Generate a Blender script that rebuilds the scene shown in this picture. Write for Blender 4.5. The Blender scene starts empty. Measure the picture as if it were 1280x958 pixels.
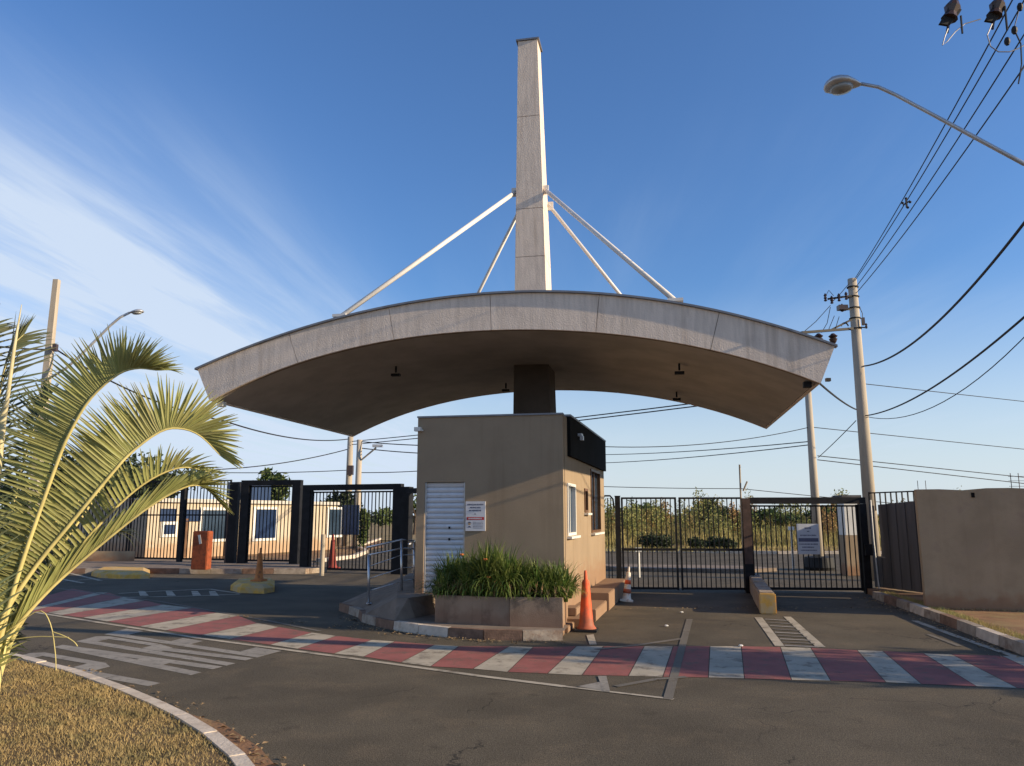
import bpy, math, random
import numpy as np
from mathutils import Vector
random.seed(7); rng = np.random.default_rng(7)
sc = bpy.context.scene; col = sc.collection
R = math.radians
# ------------------------------------------------------------------ camera
F = 960.0; H = 1.8; PITCH = math.atan(165/960)
cam = bpy.data.objects.new('camera', bpy.data.cameras.new('camera')); col.objects.link(cam)
cam.data.sensor_width = 36; cam.data.lens = 27.0; cam.data.clip_start = .05; cam.data.clip_end = 6000
cam.location = (0, 0, H); cam.rotation_euler = (R(90)+PITCH, 0, 0); sc.camera = cam
# ------------------------------------------------------------------ light and sky
SUN_EL = R(17); SUN_DIR = Vector((math.cos(R(15.2)), -math.sin(R(15.2))))          # towards the sun, horizontally
sun = bpy.data.objects.new('sun', bpy.data.lights.new('sun', 'SUN')); col.objects.link(sun)
sun.data.energy = 5.0; sun.data.angle = R(.5); sun.data.color = (1, .81, .56)
sd = Vector((SUN_DIR.x*math.cos(SUN_EL), SUN_DIR.y*math.cos(SUN_EL), math.sin(SUN_EL)))
sun.rotation_euler = sd.to_track_quat('Z', 'Y').to_euler()
w = bpy.data.worlds.new('World'); sc.world = w; w.use_nodes = True
nt = w.node_tree; nt.nodes.clear()
def N(t, typ, **kw):
    n = t.nodes.new(typ)
    for k, v in kw.items(): setattr(n, k, v)
    return n
out = N(nt, 'ShaderNodeOutputWorld'); bg = N(nt, 'ShaderNodeBackground'); bg.inputs[1].default_value = .12
sky = N(nt, 'ShaderNodeTexSky', sky_type='NISHITA'); sky.sun_disc = False
sky.sun_elevation = SUN_EL; sky.sun_rotation = math.atan2(SUN_DIR.x, SUN_DIR.y)
sky.air_density = 1.25; sky.dust_density = .6; sky.ozone_density = 3.0; sky.altitude = 500
def M2(t, op, a, b=None, c=None):
    n = N(t, 'ShaderNodeMath', operation=op)
    for i, x in enumerate((a, b, c)):
        if x is None: continue
        if isinstance(x, (int, float)): n.inputs[i].default_value = x
        else: t.links.new(x, n.inputs[i])
    return n.outputs[0]
def smooth(t, x, a, b, lo=0., hi=1.):
    n = N(t, 'ShaderNodeMapRange', interpolation_type='SMOOTHSTEP')
    t.links.new(x, n.inputs[0]); n.inputs[1].default_value = a; n.inputs[2].default_value = b
    n.inputs[3].default_value = lo; n.inputs[4].default_value = hi
    return n.outputs[0]
tc = N(nt, 'ShaderNodeTexCoord'); sep = N(nt, 'ShaderNodeSeparateXYZ'); nt.links.new(tc.outputs['Generated'], sep.inputs[0])
X, Yc, Z = sep.outputs
zz = M2(nt, 'MAXIMUM', Z, 0.04)
cx = M2(nt, 'DIVIDE', X, zz); cy = M2(nt, 'DIVIDE', Yc, zz)
comb = N(nt, 'ShaderNodeCombineXYZ'); nt.links.new(cx, comb.inputs[0]); nt.links.new(cy, comb.inputs[1])
CDIR = Vector((.06, .998))                              # long axis of the cirrus streaks over the ground plan
sa = M2(nt, 'ADD', M2(nt, 'MULTIPLY', cx, .10*CDIR.x), M2(nt, 'MULTIPLY', cy, .10*CDIR.y))
sb = M2(nt, 'ADD', M2(nt, 'MULTIPLY', cx, .8*CDIR.y), M2(nt, 'MULTIPLY', cy, -.8*CDIR.x))
comb2 = N(nt, 'ShaderNodeCombineXYZ'); nt.links.new(sa, comb2.inputs[0]); nt.links.new(sb, comb2.inputs[1])
n1 = N(nt, 'ShaderNodeTexNoise'); n1.inputs['Scale'].default_value = 3.2; n1.inputs['Detail'].default_value = 8; n1.inputs['Roughness'].default_value = .6; n1.inputs['Distortion'].default_value = .3
nt.links.new(comb2.outputs[0], n1.inputs[0])
n2 = N(nt, 'ShaderNodeTexNoise'); n2.inputs['Scale'].default_value = .28; n2.inputs['Detail'].default_value = 3
nt.links.new(comb.outputs[0], n2.inputs[0])
left = smooth(nt, cx, -.35, -1.7)                      # the cirrus bank lies to the left of the gate
c1 = smooth(nt, n1.outputs[0], .34, .68)
low = smooth(nt, Z, .55, .25)
thin = smooth(nt, n2.outputs[0], .42, .75, .0, .22)
den = M2(nt, 'MULTIPLY', M2(nt, 'MULTIPLY', c1, left), low)
veil = M2(nt, 'MULTIPLY', M2(nt, 'MULTIPLY', left, low), .46)
lowhaze = smooth(nt, Z, .30, .0, 0, .78)
tot = M2(nt, 'MINIMUM', M2(nt, 'ADD', M2(nt, 'ADD', M2(nt, 'MULTIPLY', den, .85), veil), M2(nt, 'MULTIPLY', thin, c1)), .92)
sat = N(nt, 'ShaderNodeHueSaturation'); sat.inputs['Saturation'].default_value = 1.0; sat.inputs['Value'].default_value = 1.0
tint = N(nt, 'ShaderNodeMix', data_type='RGBA', blend_type='MULTIPLY'); tint.inputs[0].default_value = 1; tint.inputs[7].default_value = (.60, .80, 1.10, 1)
nt.links.new(sky.outputs[0], tint.inputs[6]); nt.links.new(tint.outputs[2], sat.inputs['Color'])
mixh = N(nt, 'ShaderNodeMix', data_type='RGBA'); nt.links.new(lowhaze, mixh.inputs[0]); nt.links.new(sat.outputs[0], mixh.inputs[6]); mixh.inputs[7].default_value = (4.3, 4.75, 5.2, 1)
mix = N(nt, 'ShaderNodeMix', data_type='RGBA'); nt.links.new(tot, mix.inputs[0]); nt.links.new(mixh.outputs[2], mix.inputs[6]); mix.inputs[7].default_value = (3.9, 4.55, 5.5, 1)
nt.links.new(mix.outputs[2], bg.inputs[0]); nt.links.new(bg.outputs[0], out.inputs[0])
sc.view_settings.view_transform = 'Standard'; sc.view_settings.look = 'None'; sc.view_settings.exposure = 0.5; sc.view_settings.gamma = 1
# ------------------------------------------------------------------ geometry helpers
_c, _s = math.cos(PITCH), math.sin(PITCH)
def ray(x, y):
    a = (x-640)/F; b = (479-y)/F
    return Vector((a, _c-b*_s, _s+b*_c))
def G(x, y, z=0.):
    d = ray(x, y); t = (z-H)/d.z; return Vector((d.x*t, d.y*t, z))
def Y(x, y, D):
    d = ray(x, y); t = D/d.y; return Vector((d.x*t, D, H+d.z*t))
def plane(x, y, p, n):
    d = ray(x, y); t = (p.x*n.x+p.y*n.y)/(d.x*n.x+d.y*n.y); return Vector((d.x*t, d.y*t, H+d.z*t))
A = R(11.1); U = Vector((math.cos(A), -math.sin(A), 0)); V = Vector((math.sin(A), math.cos(A), 0)); ZV = Vector((0, 0, 1))
def tag(o, label=None, cat=None, group=None, kind=None):
    if label: o['label'] = label
    if cat: o['category'] = cat
    if group: o['group'] = group
    if kind: o['kind'] = kind
    return o
def empty(name, loc, label=None, cat=None, group=None):
    o = bpy.data.objects.new(name, None); o.empty_display_size = .2; col.objects.link(o); o.location = loc
    return tag(o, label, cat, group)
class MB:
    def __init__(s): s.v = []; s.f = []
    def poly(s, pts):
        i = len(s.v); s.v += [tuple(p) for p in pts]; s.f.append(tuple(range(i, i+len(pts)))); return s
    def hexa(s, b, t):                                   # bottom quad, top quad
        i = len(s.v); s.v += [tuple(p) for p in b]+[tuple(p) for p in t]
        for q in ((3, 2, 1, 0), (4, 5, 6, 7), (0, 1, 5, 4), (1, 2, 6, 5), (2, 3, 7, 6), (3, 0, 4, 7)): s.f.append(tuple(i+k for k in q))
        return s
    def prism(s, pts, z0, z1):
        n = len(pts); i = len(s.v); g = lambda p, z: (p[0], p[1], z if z is not None else p[2])
        s.v += [g(p, z0) for p in pts]+[g(p, z1) for p in pts]
        s.f.append(tuple(range(i+n-1, i-1, -1))); s.f.append(tuple(range(i+n, i+2*n)))
        for k in range(n): s.f.append((i+k, i+(k+1) % n, i+n+(k+1) % n, i+n+k))
        return s
    def box(s, c, size, u=None, v=None, w=None):
        c = Vector(c); u = u or Vector((1, 0, 0)); v = v or Vector((0, 1, 0)); w = w or ZV
        a, b, d = [Vector(q)*(k/2) for q, k in zip((u, v, w), size)]
        lo = [c-a-b-d, c+a-b-d, c+a+b-d, c-a+b-d]; return s.hexa(lo, [p+2*d for p in lo])
    def tube(s, pts, rad, n=8, cap=True, sq=False):
        pts = [Vector(p) for p in pts]; m = len(pts)
        if not hasattr(rad, '__len__'): rad = [rad]*m
        i0 = len(s.v); prev = None
        for k, p in enumerate(pts):
            d = (pts[min(k+1, m-1)]-pts[max(k-1, 0)]).normalized()
            if prev is None: a = d.cross(Vector((0, 0, 1)) if abs(d.z) < .95 else Vector((0, 1, 0))).normalized()
            else: a = (prev-d*prev.dot(d)).normalized()
            prev = a; b = d.cross(a)
            for j in range(n):
                t = 2*math.pi*(j+(.5 if sq else 0))/n
                s.v.append(tuple(p+(a*math.cos(t)+b*math.sin(t))*rad[k]))
        for k in range(m-1):
            for j in range(n):
                q = i0+k*n; s.f.append((q+j, q+(j+1) % n, q+n+(j+1) % n, q+n+j))
        if cap:
            s.f.append(tuple(i0+j for j in range(n-1, -1, -1))); s.f.append(tuple(i0+(m-1)*n+j for j in range(n)))
        return s
    def lathe(s, c, prof, n=20):
        c = Vector(c); i0 = len(s.v); m = len(prof)
        for r, z in prof:
            for j in range(n):
                t = 2*math.pi*j/n; s.v.append((c.x+r*math.cos(t), c.y+r*math.sin(t), c.z+z))
        for k in range(m-1):
            for j in range(n):
                q = i0+k*n; s.f.append((q+j, q+(j+1) % n, q+n+(j+1) % n, q+n+j))
        s.f.append(tuple(i0+j for j in range(n-1, -1, -1))); s.f.append(tuple(i0+(m-1)*n+j for j in range(n)))
        return s
    def build(s, name, mat, parent=None, smooth=False, bevel=0, **tg):
        me = bpy.data.meshes.new(name); off = parent_off(parent)
        me.from_pydata([(x-off.x, y-off.y, z-off.z) for x, y, z in s.v], [], s.f); me.materials.append(mat)
        import bmesh
        bm = bmesh.new(); bm.from_mesh(me); bmesh.ops.recalc_face_normals(bm, faces=bm.faces)
        if bevel: bmesh.ops.bevel(bm, geom=[e for e in bm.edges if len(e.link_faces) == 2 and e.calc_face_angle(0) > .5], offset=bevel, segments=2, affect='EDGES')
        bm.to_mesh(me); bm.free()
        if smooth:
            me.shade_smooth()
            for e in ():
                pass
        o = bpy.data.objects.new(name, me); col.objects.link(o)
        if parent: o.parent = parent
        return tag(o, **tg)
def parent_off(p):
    off = Vector((0, 0, 0))
    while p: off = off+Vector(p.location); p = p.parent
    return off
def npmesh(name, verts, faces, mat, parent=None, **tg):       # verts (n,3), faces (m,k)
    me = bpy.data.meshes.new(name); off = parent_off(parent); verts = verts-np.array(off)
    k = faces.shape[1]
    me.vertices.add(len(verts)); me.vertices.foreach_set('co', verts.astype(np.float32).ravel())
    me.loops.add(faces.size); me.loops.foreach_set('vertex_index', faces.astype(np.int32).ravel())
    me.polygons.add(len(faces)); me.polygons.foreach_set('loop_start', np.arange(0, faces.size, k, dtype=np.int32))
    me.polygons.foreach_set('loop_total', np.full(len(faces), k, dtype=np.int32)); me.update(calc_edges=True)
    me.materials.append(mat); o = bpy.data.objects.new(name, me); col.objects.link(o)
    if parent: o.parent = parent
    return tag(o, **tg)
def share(o, parent, loc, name=None):                         # a copy of a one-mesh part at another place of the thing
    c = o.copy(); col.objects.link(c); c.parent = parent; c.location = loc; return c
def dup(root, loc, label, kids=True, group=None):
    r = root.copy(); col.objects.link(r); r.location = loc; r['label'] = label
    if group: r['group'] = group
    for ch in root.children:
        c = ch.copy(); col.objects.link(c); c.parent = r
        for g in ch.children:
            d = g.copy(); col.objects.link(d); d.parent = c
    return r
# ------------------------------------------------------------------ materials
def mat(name, c, rough=.8, var=.15, scale=3., bump=.0, bscale=60., metal=0., spec=.3, stain=None, c2=None, trans=0., island=0., island_c=None, vstreak=False, detail=5, splash=None, rain=0.):
    m = bpy.data.materials.new(name); m.use_nodes = True; t = m.node_tree; b = t.nodes['Principled BSDF']
    b.inputs['Roughness'].default_value = rough; b.inputs['Metallic'].default_value = metal; b.inputs['Specular IOR Level'].default_value = spec
    tcn = N(t, 'ShaderNodeTexCoord'); g = N(t, 'ShaderNodeNewGeometry')
    pos = g.outputs['Position']
    if vstreak:
        mpn = N(t, 'ShaderNodeMapping'); mpn.inputs['Scale'].default_value = (1, 1, .12); t.links.new(pos, mpn.inputs[0]); spos = mpn.outputs[0]
    else: spos = pos
    no = N(t, 'ShaderNodeTexNoise'); no.inputs['Scale'].default_value = scale; no.inputs['Detail'].default_value = detail; no.inputs['Roughness'].default_value = .6
    t.links.new(spos, no.inputs[0])
    ramp = N(t, 'ShaderNodeMix', data_type='RGBA')
    lo = tuple(max(0, x*(1-var)) for x in c)+(1,); hi = tuple(min(1, x*(1+var)) for x in (c2 or c))+(1,)
    ramp.inputs[6].default_value = lo; ramp.inputs[7].default_value = hi
    t.links.new(smooth(t, no.outputs[0], .32, .68), ramp.inputs[0]); cur = ramp.outputs[2]
    if stain:                                                  # (colour, scale, low, high, strength)
        n3 = N(t, 'ShaderNodeTexNoise'); n3.inputs['Scale'].default_value = stain[1]; n3.inputs['Detail'].default_value = 7; n3.inputs['Roughness'].default_value = .65
        t.links.new(pos, n3.inputs[0]); mx = N(t, 'ShaderNodeMix', data_type='RGBA'); mx.inputs[7].default_value = tuple(stain[0])+(1,)
        t.links.new(smooth(t, n3.outputs[0], stain[2], stain[3], 0, stain[4]), mx.inputs[0]); t.links.new(cur, mx.inputs[6]); cur = mx.outputs[2]
    if splash or rain:
        szn = N(t, 'ShaderNodeSeparateXYZ'); t.links.new(pos, szn.inputs[0]); zo = szn.outputs[2]
    if splash:                                                 # soil splashed up from the ground: (colour, height, strength)
        n4 = N(t, 'ShaderNodeTexNoise'); n4.inputs['Scale'].default_value = 4.5; n4.inputs['Detail'].default_value = 6; t.links.new(pos, n4.inputs[0])
        edge = M2(t, 'ADD', zo, M2(t, 'MULTIPLY', n4.outputs[0], -1.0*splash[1])); mx = N(t, 'ShaderNodeMix', data_type='RGBA'); mx.inputs[7].default_value = tuple(splash[0])+(1,)
        t.links.new(smooth(t, edge, splash[1]*.45, -.1*splash[1], 0, splash[2]), mx.inputs[0]); t.links.new(cur, mx.inputs[6]); cur = mx.outputs[2]
    if rain:                                                   # narrow vertical run marks
        mp5 = N(t, 'ShaderNodeMapping'); mp5.inputs['Scale'].default_value = (7, 7, .35); t.links.new(pos, mp5.inputs[0]); n5 = N(t, 'ShaderNodeTexNoise'); n5.inputs['Scale'].default_value = 1.0; n5.inputs['Detail'].default_value = 5; t.links.new(mp5.outputs[0], n5.inputs[0])
        mx = N(t, 'ShaderNodeMix', data_type='RGBA', blend_type='MULTIPLY'); mx.inputs[7].default_value = (.62, .57, .52, 1)
        t.links.new(smooth(t, n5.outputs[0], .52, .72, 0, rain), mx.inputs[0]); t.links.new(cur, mx.inputs[6]); cur = mx.outputs[2]
    if island:
        mx = N(t, 'ShaderNodeMix', data_type='RGBA'); mx.inputs[7].default_value = tuple(island_c)+(1,)
        t.links.new(M2(t, 'MULTIPLY', g.outputs['Random Per Island'], island), mx.inputs[0]); t.links.new(cur, mx.inputs[6]); cur = mx.outputs[2]
    t.links.new(cur, b.inputs['Base Color'])
    if bump:
        nb = N(t, 'ShaderNodeTexNoise'); nb.inputs['Scale'].default_value = bscale; nb.inputs['Detail'].default_value = 4; t.links.new(pos, nb.inputs[0])
        bp = N(t, 'ShaderNodeBump'); bp.inputs['Strength'].default_value = bump; bp.inputs['Distance'].default_value = .02
        t.links.new(nb.outputs[0], bp.inputs['Height']); t.links.new(bp.outputs[0], b.inputs['Normal'])
    if trans:
        tr = N(t, 'ShaderNodeBsdfTranslucent'); t.links.new(cur, tr.inputs[0]); ms = N(t, 'ShaderNodeMixShader'); ms.inputs[0].default_value = trans
        t.links.new(b.outputs[0], ms.inputs[1]); t.links.new(tr.outputs[0], ms.inputs[2]); t.links.new(ms.outputs[0], t.nodes['Material Output'].inputs[0])
    return m
def asphalt_mat():
    m = mat('asphalt', (.100, .082, .056), .88, .2, .55, stain=((.165, .125, .08), 1.3, .48, .72, .5), spec=.2)
    t = m.node_tree; b = t.nodes['Principled BSDF']; g = N(t, 'ShaderNodeNewGeometry')
    base = b.inputs['Base Color'].links[0].from_socket
    sp = N(t, 'ShaderNodeTexNoise'); sp.inputs['Scale'].default_value = 95; sp.inputs['Detail'].default_value = 3; t.links.new(g.outputs['Position'], sp.inputs[0])
    mx = N(t, 'ShaderNodeMix', data_type='RGBA', blend_type='MULTIPLY'); mx.inputs[0].default_value = 1; t.links.new(base, mx.inputs[6])
    cr = N(t, 'ShaderNodeCombineColor'); sp2 = N(t, 'ShaderNodeTexNoise'); sp2.inputs['Scale'].default_value = 34; sp2.inputs['Detail'].default_value = 4; sp2.inputs['Roughness'].default_value = .7; t.links.new(g.outputs['Position'], sp2.inputs[0])
    oil = N(t, 'ShaderNodeTexNoise'); oil.inputs['Scale'].default_value = 1.9; oil.inputs['Detail'].default_value = 5; oil.inputs['Roughness'].default_value = .7; t.links.new(g.outputs['Position'], oil.inputs[0])
    v = M2(t, 'MULTIPLY', M2(t, 'MULTIPLY', smooth(t, sp.outputs[0], .3, .7, .55, 1.5), smooth(t, sp2.outputs[0], .3, .7, .82, 1.18)), smooth(t, oil.outputs[0], .60, .70, 1.0, .72))
    for i in range(3): t.links.new(v, cr.inputs[i])
    t.links.new(cr.outputs[0], mx.inputs[7])
    # fine cracks: edges of large cells, warped
    wn = N(t, 'ShaderNodeTexNoise'); wn.inputs['Scale'].default_value = 2.2; wn.inputs['Detail'].default_value = 6; t.links.new(g.outputs['Position'], wn.inputs[0])
    add = N(t, 'ShaderNodeVectorMath', operation='MULTIPLY_ADD'); t.links.new(wn.outputs['Color'], add.inputs[0]); add.inputs[1].default_value = (.9, .9, .9); t.links.new(g.outputs['Position'], add.inputs[2])
    vo = N(t, 'ShaderNodeTexVoronoi', feature='DISTANCE_TO_EDGE'); vo.inputs['Scale'].default_value = .33; t.links.new(add.outputs[0], vo.inputs[0])
    gate = N(t, 'ShaderNodeTexNoise'); gate.inputs['Scale'].default_value = .6; t.links.new(g.outputs['Position'], gate.inputs[0])
    crk = M2(t, 'MULTIPLY', smooth(t, vo.outputs[0], .006, .001), smooth(t, gate.outputs[0], .5, .56, 0, .75))
    m3 = N(t, 'ShaderNodeMix', data_type='RGBA'); m3.inputs[7].default_value = (.018, .016, .014, 1); t.links.new(crk, m3.inputs[0]); t.links.new(mx.outputs[2], m3.inputs[6])
    t.links.new(m3.outputs[2], b.inputs['Base Color'])
    bp = N(t, 'ShaderNodeBump'); bp.inputs['Strength'].default_value = .5; bp.inputs['Distance'].default_value = .006
    t.links.new(sp.outputs[0], bp.inputs['Height']); t.links.new(bp.outputs[0], b.inputs['Normal'])
    return m
def paint_mat(name, c, wear=.5, under=(.07, .062, .055), sc_=9):
    m = mat(name, c, .8, .12, 2.5, stain=(under, sc_, .5, .66, wear), bump=.3, bscale=90)
    return m
M = dict(
 asphalt=asphalt_mat(),
 white=paint_mat('road_paint_white', (.44, .38, .285), .75, (.15, .12, .088), 4), faded=paint_mat('road_paint_faded', (.165, .145, .115), .85, (.11, .09, .066), 5),
 red=paint_mat('road_paint_red', (.31, .105, .088), .75, (.16, .105, .08), 4),
 letter=paint_mat('road_paint_letter', (.30, .27, .225), .5, (.11, .095, .08)),
 soil=mat('dry_soil', (.25, .135, .07), .95, .25, 1.2, .5, 30, stain=((.3, .22, .1), .7, .45, .6, .7)),
 fieldgrass=mat('dry_field', (.28, .19, .085), .95, .25, .5, .3, 12, stain=((.13, .14, .05), .3, .45, .65, .6)),
 lawnsoil=mat('lawn_soil', (.17, .11, .05), .95, .3, 3, .6, 40),
 lawn=mat('lawn_grass', (.29, .205, .085), .9, .3, 2.2, island=.55, island_c=(.42, .33, .16), stain=((.14, .125, .05), 3.2, .46, .62, .8)),
 kerb=mat('kerb_concrete', (.34, .28, .22), .9, .2, 6, .4, 50, stain=((.16, .08, .045), 5, .5, .68, .6)),
 kerbwhite=mat('kerb_whitewash', (.60, .51, .41), .9, .12, 6, .3, 50, stain=((.36, .25, .17), 5, .52, .7, .6)),
 kerbdark=mat('kerb_bare', (.2, .12, .08), .9, .25, 6, .4, 50),
 pave=mat('pavement_concrete', (.22, .17, .13), .92, .2, 2.0, .3, 40, stain=((.12, .08, .05), 3, .5, .7, .5)),
 wall=mat('tan_render', (.30, .225, .148), .9, .06, 1.4, .25, 120, stain=((.26, .19, .13), 1.1, .5, .8, .45), splash=((.26, .13, .07), 1.1, .5), rain=.22),
 wallgrey=mat('grey_render', (.37, .275, .175), .95, .12, 1.6, .35, 90, stain=((.29, .21, .15), 3.2, .5, .7, .5), splash=((.30, .15, .08), .5, .7), rain=.14),
 planter=mat('planter_render', (.30, .22, .155), .95, .15, 2, .3, 70, stain=((.10, .08, .065), 2.4, .48, .66, .7), rain=.5, splash=((.20, .11, .07), .5, .6)),
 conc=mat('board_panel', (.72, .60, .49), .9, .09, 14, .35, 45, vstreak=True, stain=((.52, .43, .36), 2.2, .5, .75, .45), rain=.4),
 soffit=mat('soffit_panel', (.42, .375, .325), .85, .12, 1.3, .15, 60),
 shadecol=mat('column_shade_tone', (.10, .082, .068), .85, .12, 2, .2, 60),  # under-canopy shade put into the colour of the lowest mast section
 flash=mat('grey_flashing', (.22, .22, .23), .5, .12, 4, metal=.5),
 steelwhite=mat('white_tube', (.72, .68, .62), .45, .06, 4),
 pole=mat('pole_concrete', (.42, .36, .28), .9, .12, 4, .3, 60, vstreak=True),
 blacksteel=mat('black_steel', (.012, .012, .014), .6, .3, 5, spec=.2),
 brownsteel=mat('brown_steel', (.075, .045, .035), .6, .3, 5),
 rust=mat('rusty_red_paint', (.26, .062, .022), .7, .25, 5, stain=((.10, .04, .02), 9, .5, .65, .6)),
 darkpanel=mat('dark_sheet', (.10, .095, .095), .8, .25, 3, spec=.15, vstreak=True),
 blackclad=mat('black_cladding', (.012, .011, .010), .9, .2, 2, spec=.08),
 door=mat('roller_steel', (.62, .63, .65), .5, .06, 3, metal=.1, stain=((.46, .46, .47), 4, .55, .7, .5)),
 chrome=mat('stainless_steel', (.55, .55, .56), .28, .1, 6, metal=.85),
 glass=mat('dark_glass', (.03, .05, .08), .08, .2, 1.2, spec=.8),
 blueglass=mat('blue_film_glass', (.018, .035, .085), .15, .2, 1.2, spec=.6),
 frame=mat('white_frame', (.70, .68, .62), .5, .05, 4),
 bronze=mat('bronze_frame', (.13, .065, .03), .5, .2, 4),
 signwhite=mat('sign_white', (.62, .60, .60), .5, .05, 4), signgrey=mat('sign_grey', (.50, .53, .58), .5, .05, 4),
 ink=mat('sign_ink', (.10, .11, .17), .6, .1, 4), signred=mat('sign_red', (.50, .05, .05), .5, .1, 4), skin=mat('sign_tan', (.45, .30, .17), .6, .1, 4),
 orange=mat('cone_orange', (.78, .115, .035), .6, .15, 5, stain=((.36, .12, .07), 7, .48, .64, .75), splash=((.22, .10, .06), .35, .7)),
 oldcone=mat('old_cone', (.60, .22, .07), .75, .25, 6, stain=((.16, .07, .04), 6, .5, .64, .8)),
 darkcone=mat('maroon_cone', (.22, .04, .03), .7, .2, 6),
 whitestripe=mat('cone_white', (.75, .68, .58), .5, .1, 6, stain=((.45, .2, .1), 12, .5, .65, .5)),
 yellow=mat('yellow_paint', (.66, .38, .08), .85, .15, 5, .3, 60, stain=((.50, .38, .22), 4, .42, .62, .85)),
 rubber=mat('black_rubber', (.02, .02, .02), .7, .2, 4),
 cable=mat('cable_black', (.02, .02, .022), .6, .1, 4), alu=mat('bare_wire', (.25, .25, .26), .5, .1, 4, metal=.3),
 ceramic=mat('dark_ceramic', (.05, .028, .022), .35, .2, 4, spec=.6),
 lamp=mat('lamp_housing', (.50, .50, .50), .4, .08, 4, metal=.5), lens=mat('lamp_lens', (.30, .31, .30), .2, .1, 4, spec=.6),
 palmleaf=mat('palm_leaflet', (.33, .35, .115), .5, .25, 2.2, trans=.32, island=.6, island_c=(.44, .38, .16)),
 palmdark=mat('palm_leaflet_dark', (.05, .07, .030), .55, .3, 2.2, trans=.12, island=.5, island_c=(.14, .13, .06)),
 rachis=mat('palm_rachis', (.52, .44, .17), .55, .15, 5), trunk=mat('palm_trunk', (.18, .125, .085), .9, .35, 12, .6, 30),
 spear=mat('palm_spear', (.52, .45, .26), .7, .15, 5),
 bark=mat('tree_bark', (.12, .085, .06), .95, .3, 8, .6, 30),
 leafdark=mat('tree_leaf_dark', (.030, .045, .020), .7, .3, 1, trans=.15, island=.6, island_c=(.06, .075, .03)),
 leafmid=mat('tree_leaf', (.075, .115, .032), .7, .3, 1, trans=.2, island=.7, island_c=(.15, .17, .06)),
 scrub=mat('scrub_leaf', (.17, .20, .055), .8, .3, .35, trans=.2, island=.7, island_c=(.38, .33, .13), stain=((.42, .24, .09), .45, .54, .66, .8)),
 scrubdark=mat('scrub_leaf_dark', (.045, .075, .022), .8, .3, .6, trans=.2, island=.6, island_c=(.10, .12, .04)),
 scrubdry=mat('scrub_leaf_dry', (.30, .17, .07), .85, .3, .6, trans=.2, island=.6, island_c=(.42, .30, .14)),
 tallgrass=mat('tall_dry_grass', (.38, .32, .11), .8, .3, .3, trans=.2, island=.6, island_c=(.50, .38, .18), stain=((.16, .22, .06), .22, .48, .6, .8)),
 strap=mat('strap_leaf', (.055, .11, .018), .5, .4, 2.2, trans=.25, island=.75, island_c=(.24, .26, .07), stain=((.30, .22, .09), 14, .60, .68, .6)),
 dead=mat('dead_leaf', (.33, .22, .11), .8, .2, 3), flower=mat('orange_flower', (.7, .22, .06), .7, .2, 4),
 ofbeige=mat('beige_facade', (.50, .42, .31), .9, .06, 1.2, .2, 80, splash=((.40, .24, .13), .9, .7), rain=.4), paleroof=mat('pale_trim', (.5, .46, .4), .8, .1, 2),
)
# ------------------------------------------------------------------ ground and roads
ground = MB().poly([(-2500, -300, -.03), (2500, -300, -.03), (2500, 4000, -.03), (-2500, 4000, -.03)]).build('ground', M['fieldgrass'], kind='structure')
road = MB().poly([(-60, -12, 0), (40, -12, 0), (40, 22, 0), (30, 36.5, 0), (12, 36.8, 0), (2.2, 40, 0), (-2.5, 52, 0), (-8.0, 52, 0), (-7.5, 32, 0), (-60, 32, 0)]).build('road', M['asphalt'], kind='structure')
def road_quad(name, m, pts, z=.004):
    return MB().poly([G(x, y, z) for x, y in pts]).build(name, M[m], road)
# raised crossing band: alternating white and red bars
wt = [(120, 741, 135, 741), (155, 747, 181, 751), (204, 756, 240, 760), (271, 766, 297, 770), (322, 779, 348, 784), (390, 791, 420, 795), (465, 800, 493, 802), (544, 806, 573, 808), (637, 808, 666, 809), (721, 808, 754, 808), (806, 808, 841, 808), (888, 808, 926, 808), (976, 809, 1013, 810), (1072, 813, 1103, 814), (1155, 817, 1189, 818), (1253, 820, 1290, 822)]
wb = [(28, 763, 38, 764), (60, 766, 77, 769), (104, 772, 134, 777), (175, 783, 207, 788), (252, 794, 287, 799), (338, 806, 372, 811), (418, 817, 454, 821), (502, 828, 538, 833), (592, 836, 634, 840), (685, 842, 727, 844), (786, 845, 828, 846), (886, 847, 930, 848), (990, 850, 1038, 851), (1108, 853, 1151, 855), (1221, 858, 1271, 860), (1345, 863, 1395, 865)]
for i, (a, b) in enumerate(zip(wt, wb)):
    road_quad('white_stripe', 'white', [(b[0], b[1]), (b[2], b[3]), (a[2], a[3]), (a[0], a[1])])
    if i+1 < len(wt):
        a2, b2 = wt[i+1], wb[i+1]
        road_quad('red_stripe', 'red', [(b[2]+1, b[3]), (b2[0]-1, b2[1]), (a2[0]-1, a2[1]), (a[2]+1, a[3])])
road_quad('red_stripe', 'red', [(6, 760), (27, 763), (119, 741), (90, 736)])
road_quad('red_stripe', 'red', [(1395, 865), (1480, 870), (1380, 826), (1292, 822)])
def line(name, m, pts, wpx=None, w=.10, z=.006):
    P3 = [G(x, y, z) for x, y in pts]; mb = MB()
    for p, q in zip(P3, P3[1:]):
        d = (q-p).normalized(); n = Vector((-d.y, d.x, 0))*w/2; mb.poly([p-n, q-n, q+n, p+n])
    return mb.build(name, M[m], road)
line('edge_line', 'white', [(40, 765), (250, 798)], w=.09)
line('edge_line', 'white', [(250, 798), (440, 823), (600, 845), (705, 858)], w=.09)
line('edge_line', 'white', [(705, 858), (842, 874)], w=.06)
line('edge_line', 'faded', [(68, 735), (200, 752), (330, 775), (400, 789)], w=.08)
road_quad('faded_line', 'faded', [(829, 873), (841, 874), (866, 774), (858, 774)], .0072)
road_quad('worn_arrow', 'letter', [(722, 858), (762, 865), (752, 852)], .0078)
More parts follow.
